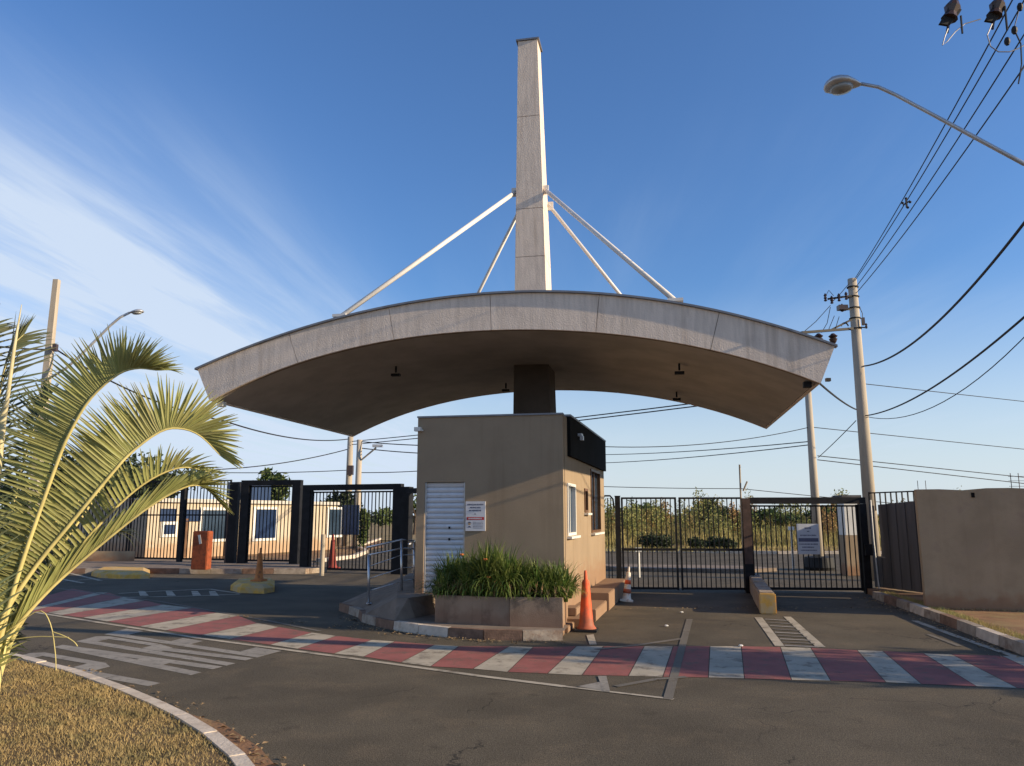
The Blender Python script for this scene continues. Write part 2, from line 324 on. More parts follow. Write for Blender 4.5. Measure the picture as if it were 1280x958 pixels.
road_quad('worn_arrow', 'letter', [(747, 845), (758, 845), (763, 865), (754, 864)], .0086)
line('faded_line', 'faded', [(745, 812), (800, 806), (855, 798)], w=.10, z=.0080)
line('faded_line', 'faded', [(770, 858), (820, 849), (858, 846)], w=.09, z=.0080)
road_quad('lane_tick', 'white', [(733, 794), (742, 793), (746, 806), (737, 806)], .008)
# lettering PARE, read by drivers coming from the right
q00, q01, q10, q11 = G(8, 824, .003), G(190, 857, .003), G(158, 786, .003), G(352, 814, .003)   # P top, P foot, E top, E foot
def LT(s, t):
    a = q00.lerp(q10, s); b = q01.lerp(q11, s); return a.lerp(b, t)
def letter(s0, wd, strokes):
    mb = MB()
    for n_, st in enumerate(strokes): mb.poly([LT(s0+wd*x, y)+ZV*.0006*n_ for x, y in st])
    mb.build('road_lettering', M['letter'], road)
k = .32
letter(-.02, .235, [[(0, 0), (k, 0), (k, 1), (0, 1)], [(k+.001, 0), (.78, 0), (1, .06), (1, .12), (k+.001, .10)], [(.72, .10), (1, .10), (1, .52), (.72, .46)], [(k+.001, .44), (.74, .44), (1, .5), (.8, .58), (k+.001, .58)]])
letter(.255, .235, [[(0, 1), (k, 1), (.66, 0), (.34, 0)], [(1, 1), (1-k, 1), (.36, .0), (.66, 0)], [(.3, .58), (.7, .58), (.8, .76), (.2, .76)]])
letter(.52, .225, [[(0, 0), (k, 0), (k, 1), (0, 1)], [(k+.001, 0), (.78, 0), (1, .06), (1, .12), (k+.001, .10)], [(.72, .08), (1, .08), (1, .42), (.72, .42)], [(k+.001, .42), (.76, .42), (1, .43), (.8, .55), (k+.001, .55)], [(.40, .53), (.76, .53), (1, 1), (.68, 1)]])
letter(.775, .225, [[(0, 0), (k, 0), (k, 1), (0, 1)], [(k+.001, 0), (1, 0), (1, .13), (k+.001, .13)], [(k+.001, .43), (.85, .43), (.85, .56), (k+.001, .56)], [(k+.001, .86), (1, .86), (1, 1), (k+.001, 1)]])
# ladder marks: left lane and right median
line('edge_line', 'white', [(148, 742), (200, 739), (262, 736.5), (300, 742)], w=.10)
line('edge_line', 'white', [(150, 747), (230, 745.5), (300, 743)], w=.10, z=.0068)
for x in (180, 214, 246, 268): road_quad('hatch_bar', 'white', [(x-5, 745), (x+6, 745), (x+1, 739), (x-7, 739)], .0075)
line('hatch_bar', 'white', [(84, 716), (126, 726)], w=.12, z=.0075); line('hatch_bar', 'white', [(66, 722), (104, 729)], w=.12, z=.0075)
line('edge_line', 'white', [(60, 728), (117, 724), (200, 724)], w=.1)
line('edge_line', 'white', [(948, 772), (975, 808)], w=.13); line('edge_line', 'white', [(984, 771), (1026, 809)], w=.13)
for i in range(9):
    y = 775+i*4.1; tt = (y-772)/36
    line('hatch_bar', 'faded' if i % 2 else 'letter', [(950+27*tt+4, y-1), (986+40*tt-3, y+1)], w=.10, z=.0076)
line('edge_line', 'white', [(1143, 776), (1200, 797), (1290, 828)], w=.11)
line('faded_line', 'faded', [(1160, 793), (1200, 808)], w=.08)
# far road behind the right gates: pale kerb line and verge
def kerb(parent, pts, mats, w=.14, h=.13, z0=0., step=.9, gap=.012, name='kerb_stone'):
    pts = [Vector(p) for p in pts]; segs = []; 
    L = [0]
    for p, q in zip(pts, pts[1:]): L.append(L[-1]+(q-p).length)
    def at(s):
        for k in range(len(pts)-1):
            if s <= L[k+1] or k == len(pts)-2:
                return pts[k].lerp(pts[k+1], (s-L[k])/(L[k+1]-L[k]))
    n = max(1, round(L[-1]/step)); st = L[-1]/n
    def nrm(s):
        d = at(min(s+.15, L[-1]))-at(max(s-.15, 0)); d.z = 0; d.normalize(); return Vector((-d.y, d.x, 0))
    for i in range(n):
        a, b = i*st+gap/2, (i+1)*st-gap/2; pa, pb = at(a), at(b); na, nb = nrm(a)*w, nrm(b)*w; hh = h+random.uniform(-.006, .006)
        lo = [pa, pb, pb+nb, pa+na]; lo = [Vector((p.x, p.y, z0-.05+p.z)) for p in lo]
        ins = .02; hi = [Vector((p.x, p.y, p.z+.05+hh)) for p in lo]
        hi[0] += na*(ins/w); hi[1] += nb*(ins/w)
        MB().hexa(lo, hi).build(name, M[mats[i % len(mats)]], parent)
verge = MB().poly([(-1.0, 42.5, .10), (2.6, 40.0, .10), (12, 36.9, .10), (30, 36.6, .10), (60, 34, .10), (60, 120, .6), (-14, 120, .3)]).build('verge', M['soil'], kind='structure')
kerb(verge, [(30, 36.5, 0), (12, 36.8, 0), (2.3, 40, 0), (-1.2, 42.6, 0)], ['kerbwhite'], w=-.2, step=2.5)
inner = MB().prism([(3.0, 27.5), (7.6, 27.0), (8.6, 25.6), (7.4, 24.9), (3.4, 25.6)], -.02, .11).build('road_island', M['pave'], kind='structure')
# ------------------------------------------------------------------ pavements
# left gate pavement (raised)
g1, g2, g3 = G(40, 717), G(382, 720), G(392, 712)
lp = MB().prism([(-40, 28.2), (g1.x, g1.y+.15), (-6.3, 24.6), (-6.0, 25.2), (-7.2, 28.3), (-11, 29.6), (-40, 37)], -.02, .15).build('pavement', M['pave'], kind='structure')
kerb(lp, [(-34, 27.1, 0), (g1.x, g1.y, 0), (-6.25, 24.45, 0), (-5.9, 25.2, 0)], ['kerb', 'kerb', 'kerbdark'], w=.16, h=.155, step=1.0)
# far left yard behind the gates
yard = MB().poly([(-60, 33, .02), (-7.6, 30.6, .02), (-7.2, 44, .02), (-10, 60, .02), (-60, 60, .02)]).build('yard', M['soil'], kind='structure')
kerb(yard, [(-7.4, 30.4, 0), (-6.6, 33, 0), (-6.9, 38, 0), (-8.6, 44, 0), (-9.6, 58, 0)], ['kerbwhite'], w=.2, h=.14, step=1.5)
verge2 = MB().poly([(-6.5, 55, .03), (-1.3, 43, .06), (-4, 60, .06), (-4, 140, .1), (-60, 140, .1), (-60, 62, .03)]).build('verge', M['fieldgrass'], kind='structure')
# right pavement beside the wall
kp = [G(1090, 748), G(1130, 762), G(1180, 781), G(1230, 801), G(1290, 824), Vector((7.5, 8.5, 0)), Vector((7.7, 4, 0)), Vector((7.7, -6, 0))]
rp = MB().prism([(p.x+.13, p.y+.03) for p in kp]+[(30, -6), (30, 18.2), (8.3, 18.6)], -.02, .12).build('pavement', M['soil'], kind='structure')
kerb(rp, kp, ['kerb', 'kerbdark', 'kerb', 'kerbwhite'], w=.15, h=.15, step=.8)
# lawn with palm, front left
lc = [G(-260, 800), G(-60, 812), G(22, 832), G(95, 851), G(165, 878), G(220, 904), G(262, 930), G(297, 958), G(330, 1000), G(345, 1060)]
lc = [Vector((p.x, p.y, 0)) for p in lc]
lawn_poly = [(p.x-.03, p.y-.03) for p in lc]+[(-1.7, 1.5), (-3, -4), (-40, -4), (-40, 10)]
lawn = MB().prism(lawn_poly, -.02, .10).build('lawn', M['lawnsoil'], kind='structure')
kerb(lawn, lc, ['kerbwhite'], w=-.09, h=.12, step=.7)
MB().poly([G(285, 940, .006), G(220, 893, .006), G(235, 892, .006), G(280, 905, .006), G(325, 935, .006), G(347, 960, .006), G(362, 1010, .006), G(325, 1000, .006)]).build('dirt_patch', M['soil'], road)
def in_poly(x, y, poly):
    ins = np.zeros(len(x), bool); n = len(poly)
    for i in range(n):
        x1, y1 = poly[i][:2]; x2, y2 = poly[(i+1) % n][:2]
        c = ((y1 > y) != (y2 > y)) & (x < (x2-x1)*(y-y1)/((y2-y1) or 1e-9)+x1); ins ^= c
    return ins
def blades(x, y, z, h, wd, lean=.4):
    n = len(x); a = rng.uniform(0, 2*np.pi, n); l = rng.uniform(0, lean, n)*h; b = rng.uniform(0, 2*np.pi, n)
    dx, dy = np.cos(a)*wd/2, np.sin(a)*wd/2; tx, ty = x+np.cos(b)*l, y+np.sin(b)*l
    v = np.stack([np.stack([x-dx, y-dy, z], 1), np.stack([x+dx, y+dy, z], 1), np.stack([tx, ty, z+h], 1)], 1).reshape(-1, 3)
    return v, np.arange(3*n).reshape(-1, 3)
n = 260000; x = rng.uniform(-7.5, -1.3, n); y = rng.uniform(3.6, 10.8, n); ok = in_poly(x, y, [(p[0]-.02, p[1]-.06) for p in lawn_poly]); x, y = x[ok], y[ok]
nz = np.sin(x*2.1+y*1.3)+np.sin(x*4.7-y*3.1+1)+np.sin(y*7.3+x*5.9)*.7+rng.normal(0, .9, len(x)); keep = nz > -1.5; x, y, nz = x[keep], y[keep], nz[keep]
v, f = blades(x, y, np.full(len(x), .095), rng.uniform(.008, .032, len(x))*(1+.3*np.clip(nz, 0, 2)), rng.uniform(.005, .011, len(x)), 1.1)
npmesh('dry_grass', v, f, M['lawn'], label='short dry golden grass covering the kerbed lawn under the palm', cat='grass', kind='stuff')
n = 5000; t = rng.uniform(0, 1, n); i = rng.integers(0, 5, n); kx = np.array([p.x for p in kp]); ky = np.array([p.y for p in kp])
x = kx[i]*(1-t)+kx[i+1]*t+rng.uniform(.14, .42, n); y = ky[i]*(1-t)+ky[i+1]*t+rng.uniform(.0, .1, n)
v, f = blades(x, y, np.full(n, .11), rng.uniform(.02, .08, n), rng.uniform(.006, .012, n), .8)
npmesh('kerb_weeds', v, f, M['tallgrass'], label='low weeds growing along the kerb beside the grey wall', cat='weeds', kind='stuff')
# ------------------------------------------------------------------ guard house
FR, BR, FL = Vector((.88, 13.3, 0)), Vector((2.22, 18.7, 0)), Vector((-1.70, 13.81, 0)); BL = Vector((-.65, 19.25, 0))
ZT = 3.53
house = empty('guard_house', FR, 'tan rendered guard house with white roller door under the canopy', 'guard house')
fn = Vector((-(FL-FR).normalized().y, (FL-FR).normalized().x, 0)); fu = (FR-FL).normalized(); fnn = Vector((fu.y, -fu.x, 0))   # outward front normal
su = (BR-FR).normalized(); sn = Vector((su.y, -su.x, 0))
def fpt(px, py): return plane(px, py, FR, fnn)
def fs(px, py): p = fpt(px, py); return (p-FL).dot(fu), p.z
dl, dtop = fs(531, 603); dr, dbot = fs(580, 738); dbot = .46; Wf = (FR-FL).length
def fq(s, z, o=0.): return FL+fu*s+ZV*z+fnn*o
def sq_(s, z, o=0.): return FR+su*s+ZV*z+sn*o
th = .16
mb = MB()                                            # front wall with a door opening
for a, b, c, d in ((0, dl, .0, ZT), (dr, Wf, .0, ZT), (dl, dr, dtop, ZT), (dl, dr, 0, dbot)):
    mb.hexa([fq(a, c, 0), fq(b, c, 0), fq(b, c, -th), fq(a, c, -th)], [fq(a, d, 0), fq(b, d, 0), fq(b, d, -th), fq(a, d, -th)])
mb.build('front_wall', M['wall'], house)
def ss(px, py): p = plane(px, py, FR, sn); return (p-FR).dot(su), p.z
Ls = (BR-FR).length
w1 = (ss(708.5, 607)[0], ss(719.5, 668)[0], 1.44, 2.36); w2 = (ss(738, 600)[0], ss(750.5, 661)[0], 1.43, 2.78); w3 = (ss(730, 612)[0], ss(734.5, 642)[0], 1.85, 2.33)
ops = sorted([w1, w3, w2]); mb = MB(); cur = th+.002
def swall(a, b, c, d, o0=0, o1=-.16): mb.hexa([sq_(a, c, o1), sq_(b, c, o1), sq_(b, c, o0), sq_(a, c, o0)], [sq_(a, d, o1), sq_(b, d, o1), sq_(b, d, o0), sq_(a, d, o0)])
for (a, b, c, d) in ops:
    b = min(b, Ls-.12); swall(cur, a, 0, ZT-.004); swall(a, b, 0, c); swall(a, b, d, ZT-.004); cur = b
swall(cur, Ls-.16, 0, ZT-.004)
mb.build('side_wall', M['wall'], house)
mb = MB(); mb.hexa([FL-fnn*(th+.002), FL-fnn*(th+.002)+fu*.16, BL+fu*.16, BL], [p+ZV*(ZT-.006) for p in (FL-fnn*(th+.002), FL-fnn*(th+.002)+fu*.16, BL+fu*.16, BL)]); mb.build('side_wall', M['wall'], house)
bu = (BR-BL).normalized(); bn = Vector((-bu.y, bu.x, 0))
MB().hexa([BL+fu*.162, BR-su*.155, BR, BL+bn*.15], [p+ZV*(ZT-.008) for p in (BL+fu*.162, BR-su*.155, BR, BL+bn*.15)]).build('rear_wall', M['wall'], house)
MB().hexa([FL-fnn*.17+fu*.17+ZV*3.2, FR-fnn*.17-fu*.2+ZV*3.2, BR-fu*.2-su*.17+ZV*3.2, BL+fu*.17-su*.17+ZV*3.2], [FL-fnn*.17+fu*.17+ZV*3.35, FR-fnn*.17-fu*.2+ZV*3.35, BR-fu*.2-su*.17+ZV*3.35, BL+fu*.17-su*.17+ZV*3.35]).build('roof', M['pave'], house)
# thin cap on the parapet
mb = MB(); mb.box(fq(Wf/2, ZT+.015, -.07), (Wf+.02, .19, .03), fu, fnn); mb.build('parapet_cap', M['flash'], house)
# black clad band on the side
b0, b1 = ss(709, 560)[0], Ls+.0
mb = MB(); mb.hexa([sq_(b0, 2.84, .002), sq_(b1, 2.84, .002), sq_(b1, 2.84, .06), sq_(b0, 2.84, .06)], [sq_(b0, ZT+.02, .002), sq_(b1, ZT+.02, .002), sq_(b1, ZT+.02, .06), sq_(b0, ZT+.02, .06)])
clad = mb.build('black_cladding', M['blackclad'], house)
mb = MB(); mb.box(sq_((b0+b1)/2, ZT+.04, -.03), (b1-b0, .2, .035), su, sn); mb.build('parapet_cap', M['flash'], house)
MB().box(sq_(b0+.9, 3.30, .09), (.16, .10, .05), su, sn).box(sq_(b0+.9, 3.24, .13), (.12, .06, .08), su, sn).build('floodlight', M['lamp'], house)
# roller door of separate slats
door = MB().box(fq((dl+dr)/2, (dbot+dtop)/2, -.10), (dr-dl-.006, .02, dtop-dbot-.006), fu, fnn).build('roller_door', M['door'], house)
ns = 21; sh = (dtop-dbot)/ns; s0 = None
for i in range(ns):
    c = fq((dl+dr)/2, dbot+sh*(i+.5), -.085); loc = c-FR
    if s0 is None:
        mb = MB(); hw = (dr-dl)/2-.01; pr = [(-sh*.48, .0), (-sh*.36, .016), (0, .026), (sh*.36, .016), (sh*.48, .0)]
        for (z1, o1), (z2, o2) in zip(pr, pr[1:]):
            mb.poly([c-fu*hw+ZV*z1+fnn*o1, c+fu*hw+ZV*z1+fnn*o1, c+fu*hw+ZV*z2+fnn*o2, c-fu*hw+ZV*z2+fnn*o2])
        s0 = mb.build('slat', M['door'], door); base = c
    else: share(s0, door, c-base)
MB().box(fq(dl+.014, (dbot+dtop)/2, -.05), (.026, .05, dtop-dbot-.01), fu, fnn).box(fq(dr-.014, (dbot+dtop)/2, -.05), (.026, .05, dtop-dbot-.01), fu, fnn).build('guide_rail', M['lamp'], door)
mb = MB(); mb.box(fq(dr-.05, dbot+.28, -.035), (.05, .04, .10), fu, fnn).box(fq(dr+.0, dbot+.33, .012), (.12, .02, .03), fu, fnn); mb.build('lock', M['blacksteel'], door)
MB().box(fq((dl+dr)/2+.08, dbot+1.12, -.05), (.03, .02, .04), fu, fnn).box(fq((dl+dr)/2+.08, dbot+.92, -.05), (.03, .02, .04), fu, fnn).build('keyhole', M['blacksteel'], door, kind='stuff')
# windows
def window(s0_, s1_, z0, z1, fm, gm, name='window', mull=True):
    f_ = .05; root = MB()
    for (a, b, c, d) in ((s0_, s1_, z0, z0+f_), (s0_, s1_, z1-f_, z1), (s0_, s0_+f_, z0+f_, z1-f_), (s1_-f_, s1_, z0+f_, z1-f_)):
        root.hexa([sq_(a, c, -.10), sq_(b, c, -.10), sq_(b, c, .02), sq_(a, c, .02)], [sq_(a, d, -.10), sq_(b, d, -.10), sq_(b, d, .02), sq_(a, d, .02)])
    o = root.build(name, M[fm], house)
    MB().hexa([sq_(s0_+f_, z0+f_, -.06), sq_(s1_-f_, z0+f_, -.06), sq_(s1_-f_, z0+f_, -.05), sq_(s0_+f_, z0+f_, -.05)], [sq_(s0_+f_, z1-f_, -.06), sq_(s1_-f_, z1-f_, -.06), sq_(s1_-f_, z1-f_, -.05), sq_(s0_+f_, z1-f_, -.05)]).build('pane', M[gm], o)
    m_ = (s0_+s1_)/2; MB().box(sq_(m_, (z0+z1)/2, -.035), (.04, .03, z1-z0-2*f_), su, sn).build('mullion', M[fm], o)
    MB().box(sq_(m_, z0-.03, .03), (s1_-s0_+.1, .12, .04), su, sn).build('sill', M['frame'], o)
window(*w1, 'frame', 'glass'); window(w2[0], min(w2[1], Ls-.12), *w2[2:], 'bronze', 'glass'); window(*w3, 'bronze', 'glass')
# small white camera lamp on the left corner
mb = MB(); mb.box(fq(.02, 3.32, .05), (.12, .10, .07), fu, fnn).tube([fq(.1, 3.30, .01), fq(.05, 3.31, .08)], .015); mb.build('camera', M['frame'], house)
# ------------------------------------------------------------------ wall sign
def sign_on(name, px0, px1, py0, py1, label):
    a, zt = fs(px0, py0); b, zb = fs(px1, py1)
    root = empty(name, fq((a+b)/2, zb, 0), label, 'sign')
    MB().box(fq((a+b)/2, (zt+zb)/2, .015), (b-a, .02, zt-zb), fu, fnn).build('board', M['signwhite'], root)
    return root, a, b, zb, zt
sg, a, b, zb, zt = sign_on('wall_sign', 582.5, 607, 627, 664, 'white notice board with red banner on the front wall beside the roller door')
def word(mb, P, s, z, wd, hh, ns_):
    x = s
    for i in range(ns_):
        ww = wd/ns_*random.uniform(.6, .85); h2 = hh*random.choice((1, 1, .8, 1))
        P(mb, x, z, ww, h2); x += wd/ns_
Ws, Hs = b-a, zt-zb
def pw(mb, s, z, ww, hh): mb.poly([fq(s, z-hh/2, .0275), fq(s+ww, z-hh/2, .0275), fq(s+ww, z+hh/2, .0275), fq(s, z+hh/2, .0275)])
mb = MB()
word(mb, pw, a+.08*Ws, zt-.11*Hs, .84*Ws, .05*Hs, 14); word(mb, pw, a+.22*Ws, zt-.21*Hs, .55*Ws, .05*Hs, 8); word(mb, pw, a+.18*Ws, zt-.31*Hs, .62*Ws, .05*Hs, 9); word(mb, pw, a+.44*Ws, zt-.43*Hs, .1*Ws, .03*Hs, 2)
for r_ in range(5): word(mb, pw, a+.38*Ws, zt-(.70+.05*r_)*Hs, .52*Ws, .018*Hs, 12)
mb.build('lettering', M['ink'], sg, kind='stuff')
MB().poly([fq(a+.06*Ws, zt-.63*Hs, .0272), fq(a+.94*Ws, zt-.63*Hs, .0272), fq(a+.94*Ws, zt-.53*Hs, .0272), fq(a+.06*Ws, zt-.53*Hs, .0272)]).build('red_banner', M['signred'], sg)
mb = MB(); 
def pw2(mb, s, z, ww, hh): mb.poly([fq(s, z-hh/2, .0295), fq(s+ww, z-hh/2, .0295), fq(s+ww, z+hh/2, .0295), fq(s, z+hh/2, .0295)])
word(mb, pw2, a+.16*Ws, zt-.58*Hs, .68*Ws, .045*Hs, 10); mb.build('lettering', M['signwhite'], sg, kind='stuff')
def disc(mb, s, z, rs, rz, o, a0=0, a1=360, n_=14): mb.poly([fq(s+rs*math.cos(R(a0+(a1-a0)*i/n_)), z+rz*math.sin(R(a0+(a1-a0)*i/n_)), o) for i in range(n_)])
mb = MB(); disc(mb, a+.2*Ws, zt-.76*Hs, .07*Ws, .045*Hs, .0275); mb.build('pictogram_head', M['skin'], sg)
mb = MB(); disc(mb, a+.2*Ws, zt-.735*Hs, .09*Ws, .045*Hs, .0283, 0, 180); disc(mb, a+.2*Ws, zt-.89*Hs, .08*Ws, .06*Hs, .0275, 0, 180); mb.build('pictogram', M['ink'], sg, kind='stuff')
# ------------------------------------------------------------------ canopy with mast
CF = Y(665, 413, 12.9); CF.z = 0; CL = 6.75
nV = -V
def cp(px, py): p = plane(px, py, CF, V); return (p-CF).dot(U), p.z
topc = [cp(*p) for p in ((247, 462), (290, 443.5), (362, 418.5), (430, 398), (486, 383.5), (550, 374), (612.5, 368.5), (665, 367), (705, 367.2), (750, 369), (800, 374.5), (859, 382.5), (899, 390), (952, 405), (1001, 418), (1043.5, 434))]
botc = [cp(*p) for p in ((262, 501), (300, 484), (369, 453), (430, 437.5), (494, 424), (550, 417.5), (615, 413), (665, 412), (705, 412.8), (748, 415), (800, 421), (857, 431), (899, 439.5), (950, 453.5), (990, 466), (1026, 479))]
def smoothc(c):                                       # even circular-like smoothing by fitting a quartic
    xs = np.array([q[0] for q in c]); zs = np.array([q[1] for q in c]); return np.polyfit(xs, zs, 4)
pt_, pb_ = smoothc(topc), smoothc(botc)
NS = 48
tl, tr = topc[0][0], topc[-1][0]; bl_, br_ = botc[0][0], botc[-1][0]
def ct(k): x = tl+(tr-tl)*k; return x, float(np.polyval(pt_, x))
def cb(k): x = bl_+(br_-bl_)*k; return x, float(np.polyval(pb_, x))
canopy = empty('entrance_canopy', CF+V*3.5+U*-.6, 'large arched grey canopy with tall concrete mast and stays over the guard house', 'canopy')
def cw(xz, v_): return CF+U*xz[0]+V*v_+ZV*xz[1]
def fascia(k0, k1, v0, v1, name, m='conc', n=6):
    mb = MB()
    for i in range(n):
        a_, b_ = k0+(k1-k0)*i/n, k0+(k1-k0)*(i+1)/n
        mb.hexa([cw(cb(a_), v0), cw(cb(b_), v0), cw(cb(b_), v1), cw(cb(a_), v1)], [cw(ct(a_), v0), cw(ct(b_), v0), cw(ct(b_), v1), cw(ct(a_), v1)])
    import bmesh
    o = mb.build(name, M[m], canopy)
    bm = bmesh.new(); bm.from_mesh(o.data); bmesh.ops.remove_doubles(bm, verts=bm.verts, dist=1e-4)
    dead = [f_ for f_ in bm.faces if all(len(e.link_faces) > 2 for e in f_.edges if abs(1) ) and False]
    bm.to_mesh(o.data); bm.free(); return o
def kof(px): x = cp(px, 400)[0]; return (x-tl)/(tr-tl)
seams = [0]+[(cp(px, py)[0]-tl)/(tr-tl) for px, py in ((361, 418), (486, 384), (612.5, 369), (749, 369), (899, 390))]+[1]
gp = .0004
for i in range(len(seams)-1):
    fascia(seams[i]+(gp if i else 0), seams[i+1]-(gp if i < len(seams)-2 else 0), 0, .05, 'fascia_panel')
fascia(0.001, .999, .052, .12, 'fascia_backing', 'pave', 24)
for i in range(6): fascia(i/6+(gp if i else 0), (i+1)/6-(gp if i < 5 else 0), CL-.05, CL, 'fascia_panel')
for k0, k1 in ((0, .004), (.996, 1)): 
    fascia(k0, k1, .122, CL-.052, 'end_panel', n=1)
def shell(fun, off, thk, name, m, e0=0, e1=1, v0=.121, v1=CL-.051, n=NS):
    mb = MB(); P_ = []
    for i in range(n+1):
        k_ = e0+(e1-e0)*i/n; x_, z_ = fun(k_); P_.append((x_, z_+off))
    i0 = 0
    for (x_, z_) in P_:
        for vv, dz in ((v0, 0), (v1, 0), (v1, thk), (v0, thk)): mb.v.append(tuple(cw((x_, z_+dz), vv)))
    for i in range(n):
        q = i*4
        for j in range(4): mb.f.append((q+j, q+(j+1) % 4, q+4+(j+1) % 4, q+4+j))
    mb.f.append((0, 1, 2, 3)); mb.f.append(tuple(n*4+j for j in (3, 2, 1, 0)))
    return mb.build(name, M[m], canopy)
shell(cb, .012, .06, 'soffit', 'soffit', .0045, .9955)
shell(ct, -.12, .06, 'roof_deck', 'flash', .0045, .9955)
shell(ct, .002, .035, 'roof_flashing', 'flash', -.003, 1.003, -.05, .10)
shell(ct, .002, .035, 'roof_flashing', 'flash', -.003, 1.003, CL-.10, CL+.05)
# soffit spotlights
for k_, v_ in ((.27, 2.0), (.80, 1.8), (.80, 5.2), (.42, 5.4)):
    c = cw(cb(k_), v_); o = MB().tube([c+ZV*.01, c-ZV*.12], .02).build('spotlight', M['blacksteel'], canopy)
    MB().box(c-ZV*.17, (.18, .10, .05), U, V).build('lamp_head', M['blacksteel'], o)
for k_, vv in ((.006, .3), (.985, .25)):
    c = cw(cb(k_), vv); MB().box(c-ZV*.05, (.12, .12, .09), U, V).build('corner_light', M['frame' if k_ < .5 else 'blacksteel'], canopy)
# mast: tapering concrete slab running down through the canopy to the guard house roof
def mc(px, py, L_=3.25):
    q = CF+V*L_; p = plane(px, py, q, V); return (p-q).dot(U), p.z
mlT, mrT = mc(647.5, 52), mc(671.5, 52); mlB, mrB = mc(643.5, 365), mc(682.5, 365)
zt_ = mlT[1]; 
def mx(z, l, r_): t = (z-mlB[1])/(mlT[1]-mlB[1]); return l+(r_-l)*t
md0, md1 = 3.25, 3.95
def mpt(z, right, v_):
    x = mx(z, mrB[0], mrT[0]) if right else mx(z, mlB[0], mlT[0])
    return CF+U*x+V*v_+ZV*z
def mdep(z): t = min(1, max(0, (z-mlB[1])/(zt_-mlB[1]))); return md0, md0+.95-.45*t
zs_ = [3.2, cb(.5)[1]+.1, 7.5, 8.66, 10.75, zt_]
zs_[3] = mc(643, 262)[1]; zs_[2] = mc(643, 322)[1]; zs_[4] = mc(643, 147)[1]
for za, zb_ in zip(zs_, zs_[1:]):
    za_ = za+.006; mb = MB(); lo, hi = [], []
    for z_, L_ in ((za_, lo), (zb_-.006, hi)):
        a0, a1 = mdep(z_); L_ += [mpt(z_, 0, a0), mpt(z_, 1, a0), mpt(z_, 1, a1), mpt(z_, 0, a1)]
    mb.hexa(lo, hi).build('mast_section', M['conc' if za > 4.5 else 'shadecol'], canopy)
mb = MB(); lo, hi = [], []
for z_, L_ in ((3.3, lo), (zt_-.03, hi)):
    a0, a1 = mdep(z_); e = .008; L_ += [mpt(z_, 0, a0+e)+U*e, mpt(z_, 1, a0+e)-U*e, mpt(z_, 1, a1-e)-U*e, mpt(z_, 0, a1-e)+U*e]
mb.hexa(lo, hi).build('mast_core', M['kerbdark'], canopy)
a0, a1 = mdep(zt_); c = (mpt(zt_, 0, a0)+mpt(zt_, 1, a1))/2
MB().box(c+ZV*.02, (.54, .56, .04), U, V).build('mast_cap', M['flash'], canopy)
# stays
def stay(p, q, r=.047):
    o = MB().tube([p, q], r, 14).build('stay', M['steelwhite'], canopy, smooth=True)
    d = (q-p).normalized()
    MB().box(p+d*.05, (.16, .05, .2), U, V).build('stay_bracket', M['steelwhite'], o)
    MB().box(q-d*.05, (.26, .2, .05), U, V).build('stay_bracket', M['steelwhite'], o)
zA = mc(645, 236)[1]
pL, pR = mpt(zA, 0, md0+.15), mpt(zA, 1, md0+.15)
def roofpt(px, py, v_):
    q = CF+V*v_; p = plane(px, py, q, V); x = (p-q).dot(U); return q+U*x+ZV*(float(np.polyval(pt_, min(max(x, tl), tr)))+.07)
stay(pL-U*.02, roofpt(424, 394, .12)); stay(pR+U*.02, roofpt(846, 377, .12))
pLb, pRb = mpt(zA-.12, 0, md0+.75), mpt(zA-.12, 1, md0+.75)
def backstay(p, px1, py1, x_, v_=6.2):
    q = CF+V*v_+U*x_; q.z = float(np.polyval(pt_, x_))-.03; stay(p, q, .042)
backstay(pLb-U*.02, 602, 366, -3.6); backstay(pRb+U*.02, 781, 369, 2.72)
# ------------------------------------------------------------------ traffic island, ramp, planter, steps
isl = [(447, 772, 0), (452, 779, 0), (490, 788, 0), (540, 795.5, 0), (590, 799.5, 0), (636, 801.5, 0), (704, 801, 0)]
iw = [G(*p) for p in isl]
top = [Vector((p.x+(.02 if i else .1), p.y+.10, .125)) for i, p in enumerate(iw)]
dA, dB = fq(dl-.2, .455, .75), fq(Wf, .455, .75)
rl = Vector((FL.x-.55, 15.6, .42)); rl2 = Vector((FL.x-.75, 19.0, .42)); bl2 = Vector((BL.x, 19.3, .42))
lane_l = Vector((-3.3, 15.2, .13)); 
mb = MB()
ring = [lane_l]+top+[Vector((.86, 12.2, .125))]
low_ = lambda v_: Vector((v_.x, v_.y, .14))
dP = fq(dl+.12, .455, .75)
inn = [rl, rl.lerp(dA, .5), dA, dA.lerp(dP, .6), low_(dP), low_(dA.lerp(dB, .55)), low_(dA.lerp(dB, .8)), low_(dB), low_(dB)]
for i in range(len(ring)-1):
    if (inn[i]-inn[i+1]).length > 1e-4: mb.poly([ring[i], ring[i+1], inn[i+1], inn[i]])
    else: mb.poly([ring[i], ring[i+1], inn[i]])
mb.poly([rl, inn[1], dA, inn[3], fq(dl+.3, .455, -.05), fq(0, .455, -.05)]); mb.poly([inn[3], inn[4], fq(dl+.3, .14, -.05), fq(dl+.3, .455, -.05)]); mb.poly([inn[4], inn[5], inn[6], inn[7], fq(Wf, .14, -.05), fq(dl+.3, .14, -.05)]); mb.poly([rl, fq(0, .455, 0), BL+ZV*.42, rl2])
mb.poly([Vector((lane_l.x, lane_l.y, 0)), lane_l, rl, rl2, Vector((rl2.x, rl2.y, 0)), Vector((rl.x, rl.y, 0))])
island = mb.build('traffic_island', M['pave'], kind='structure')
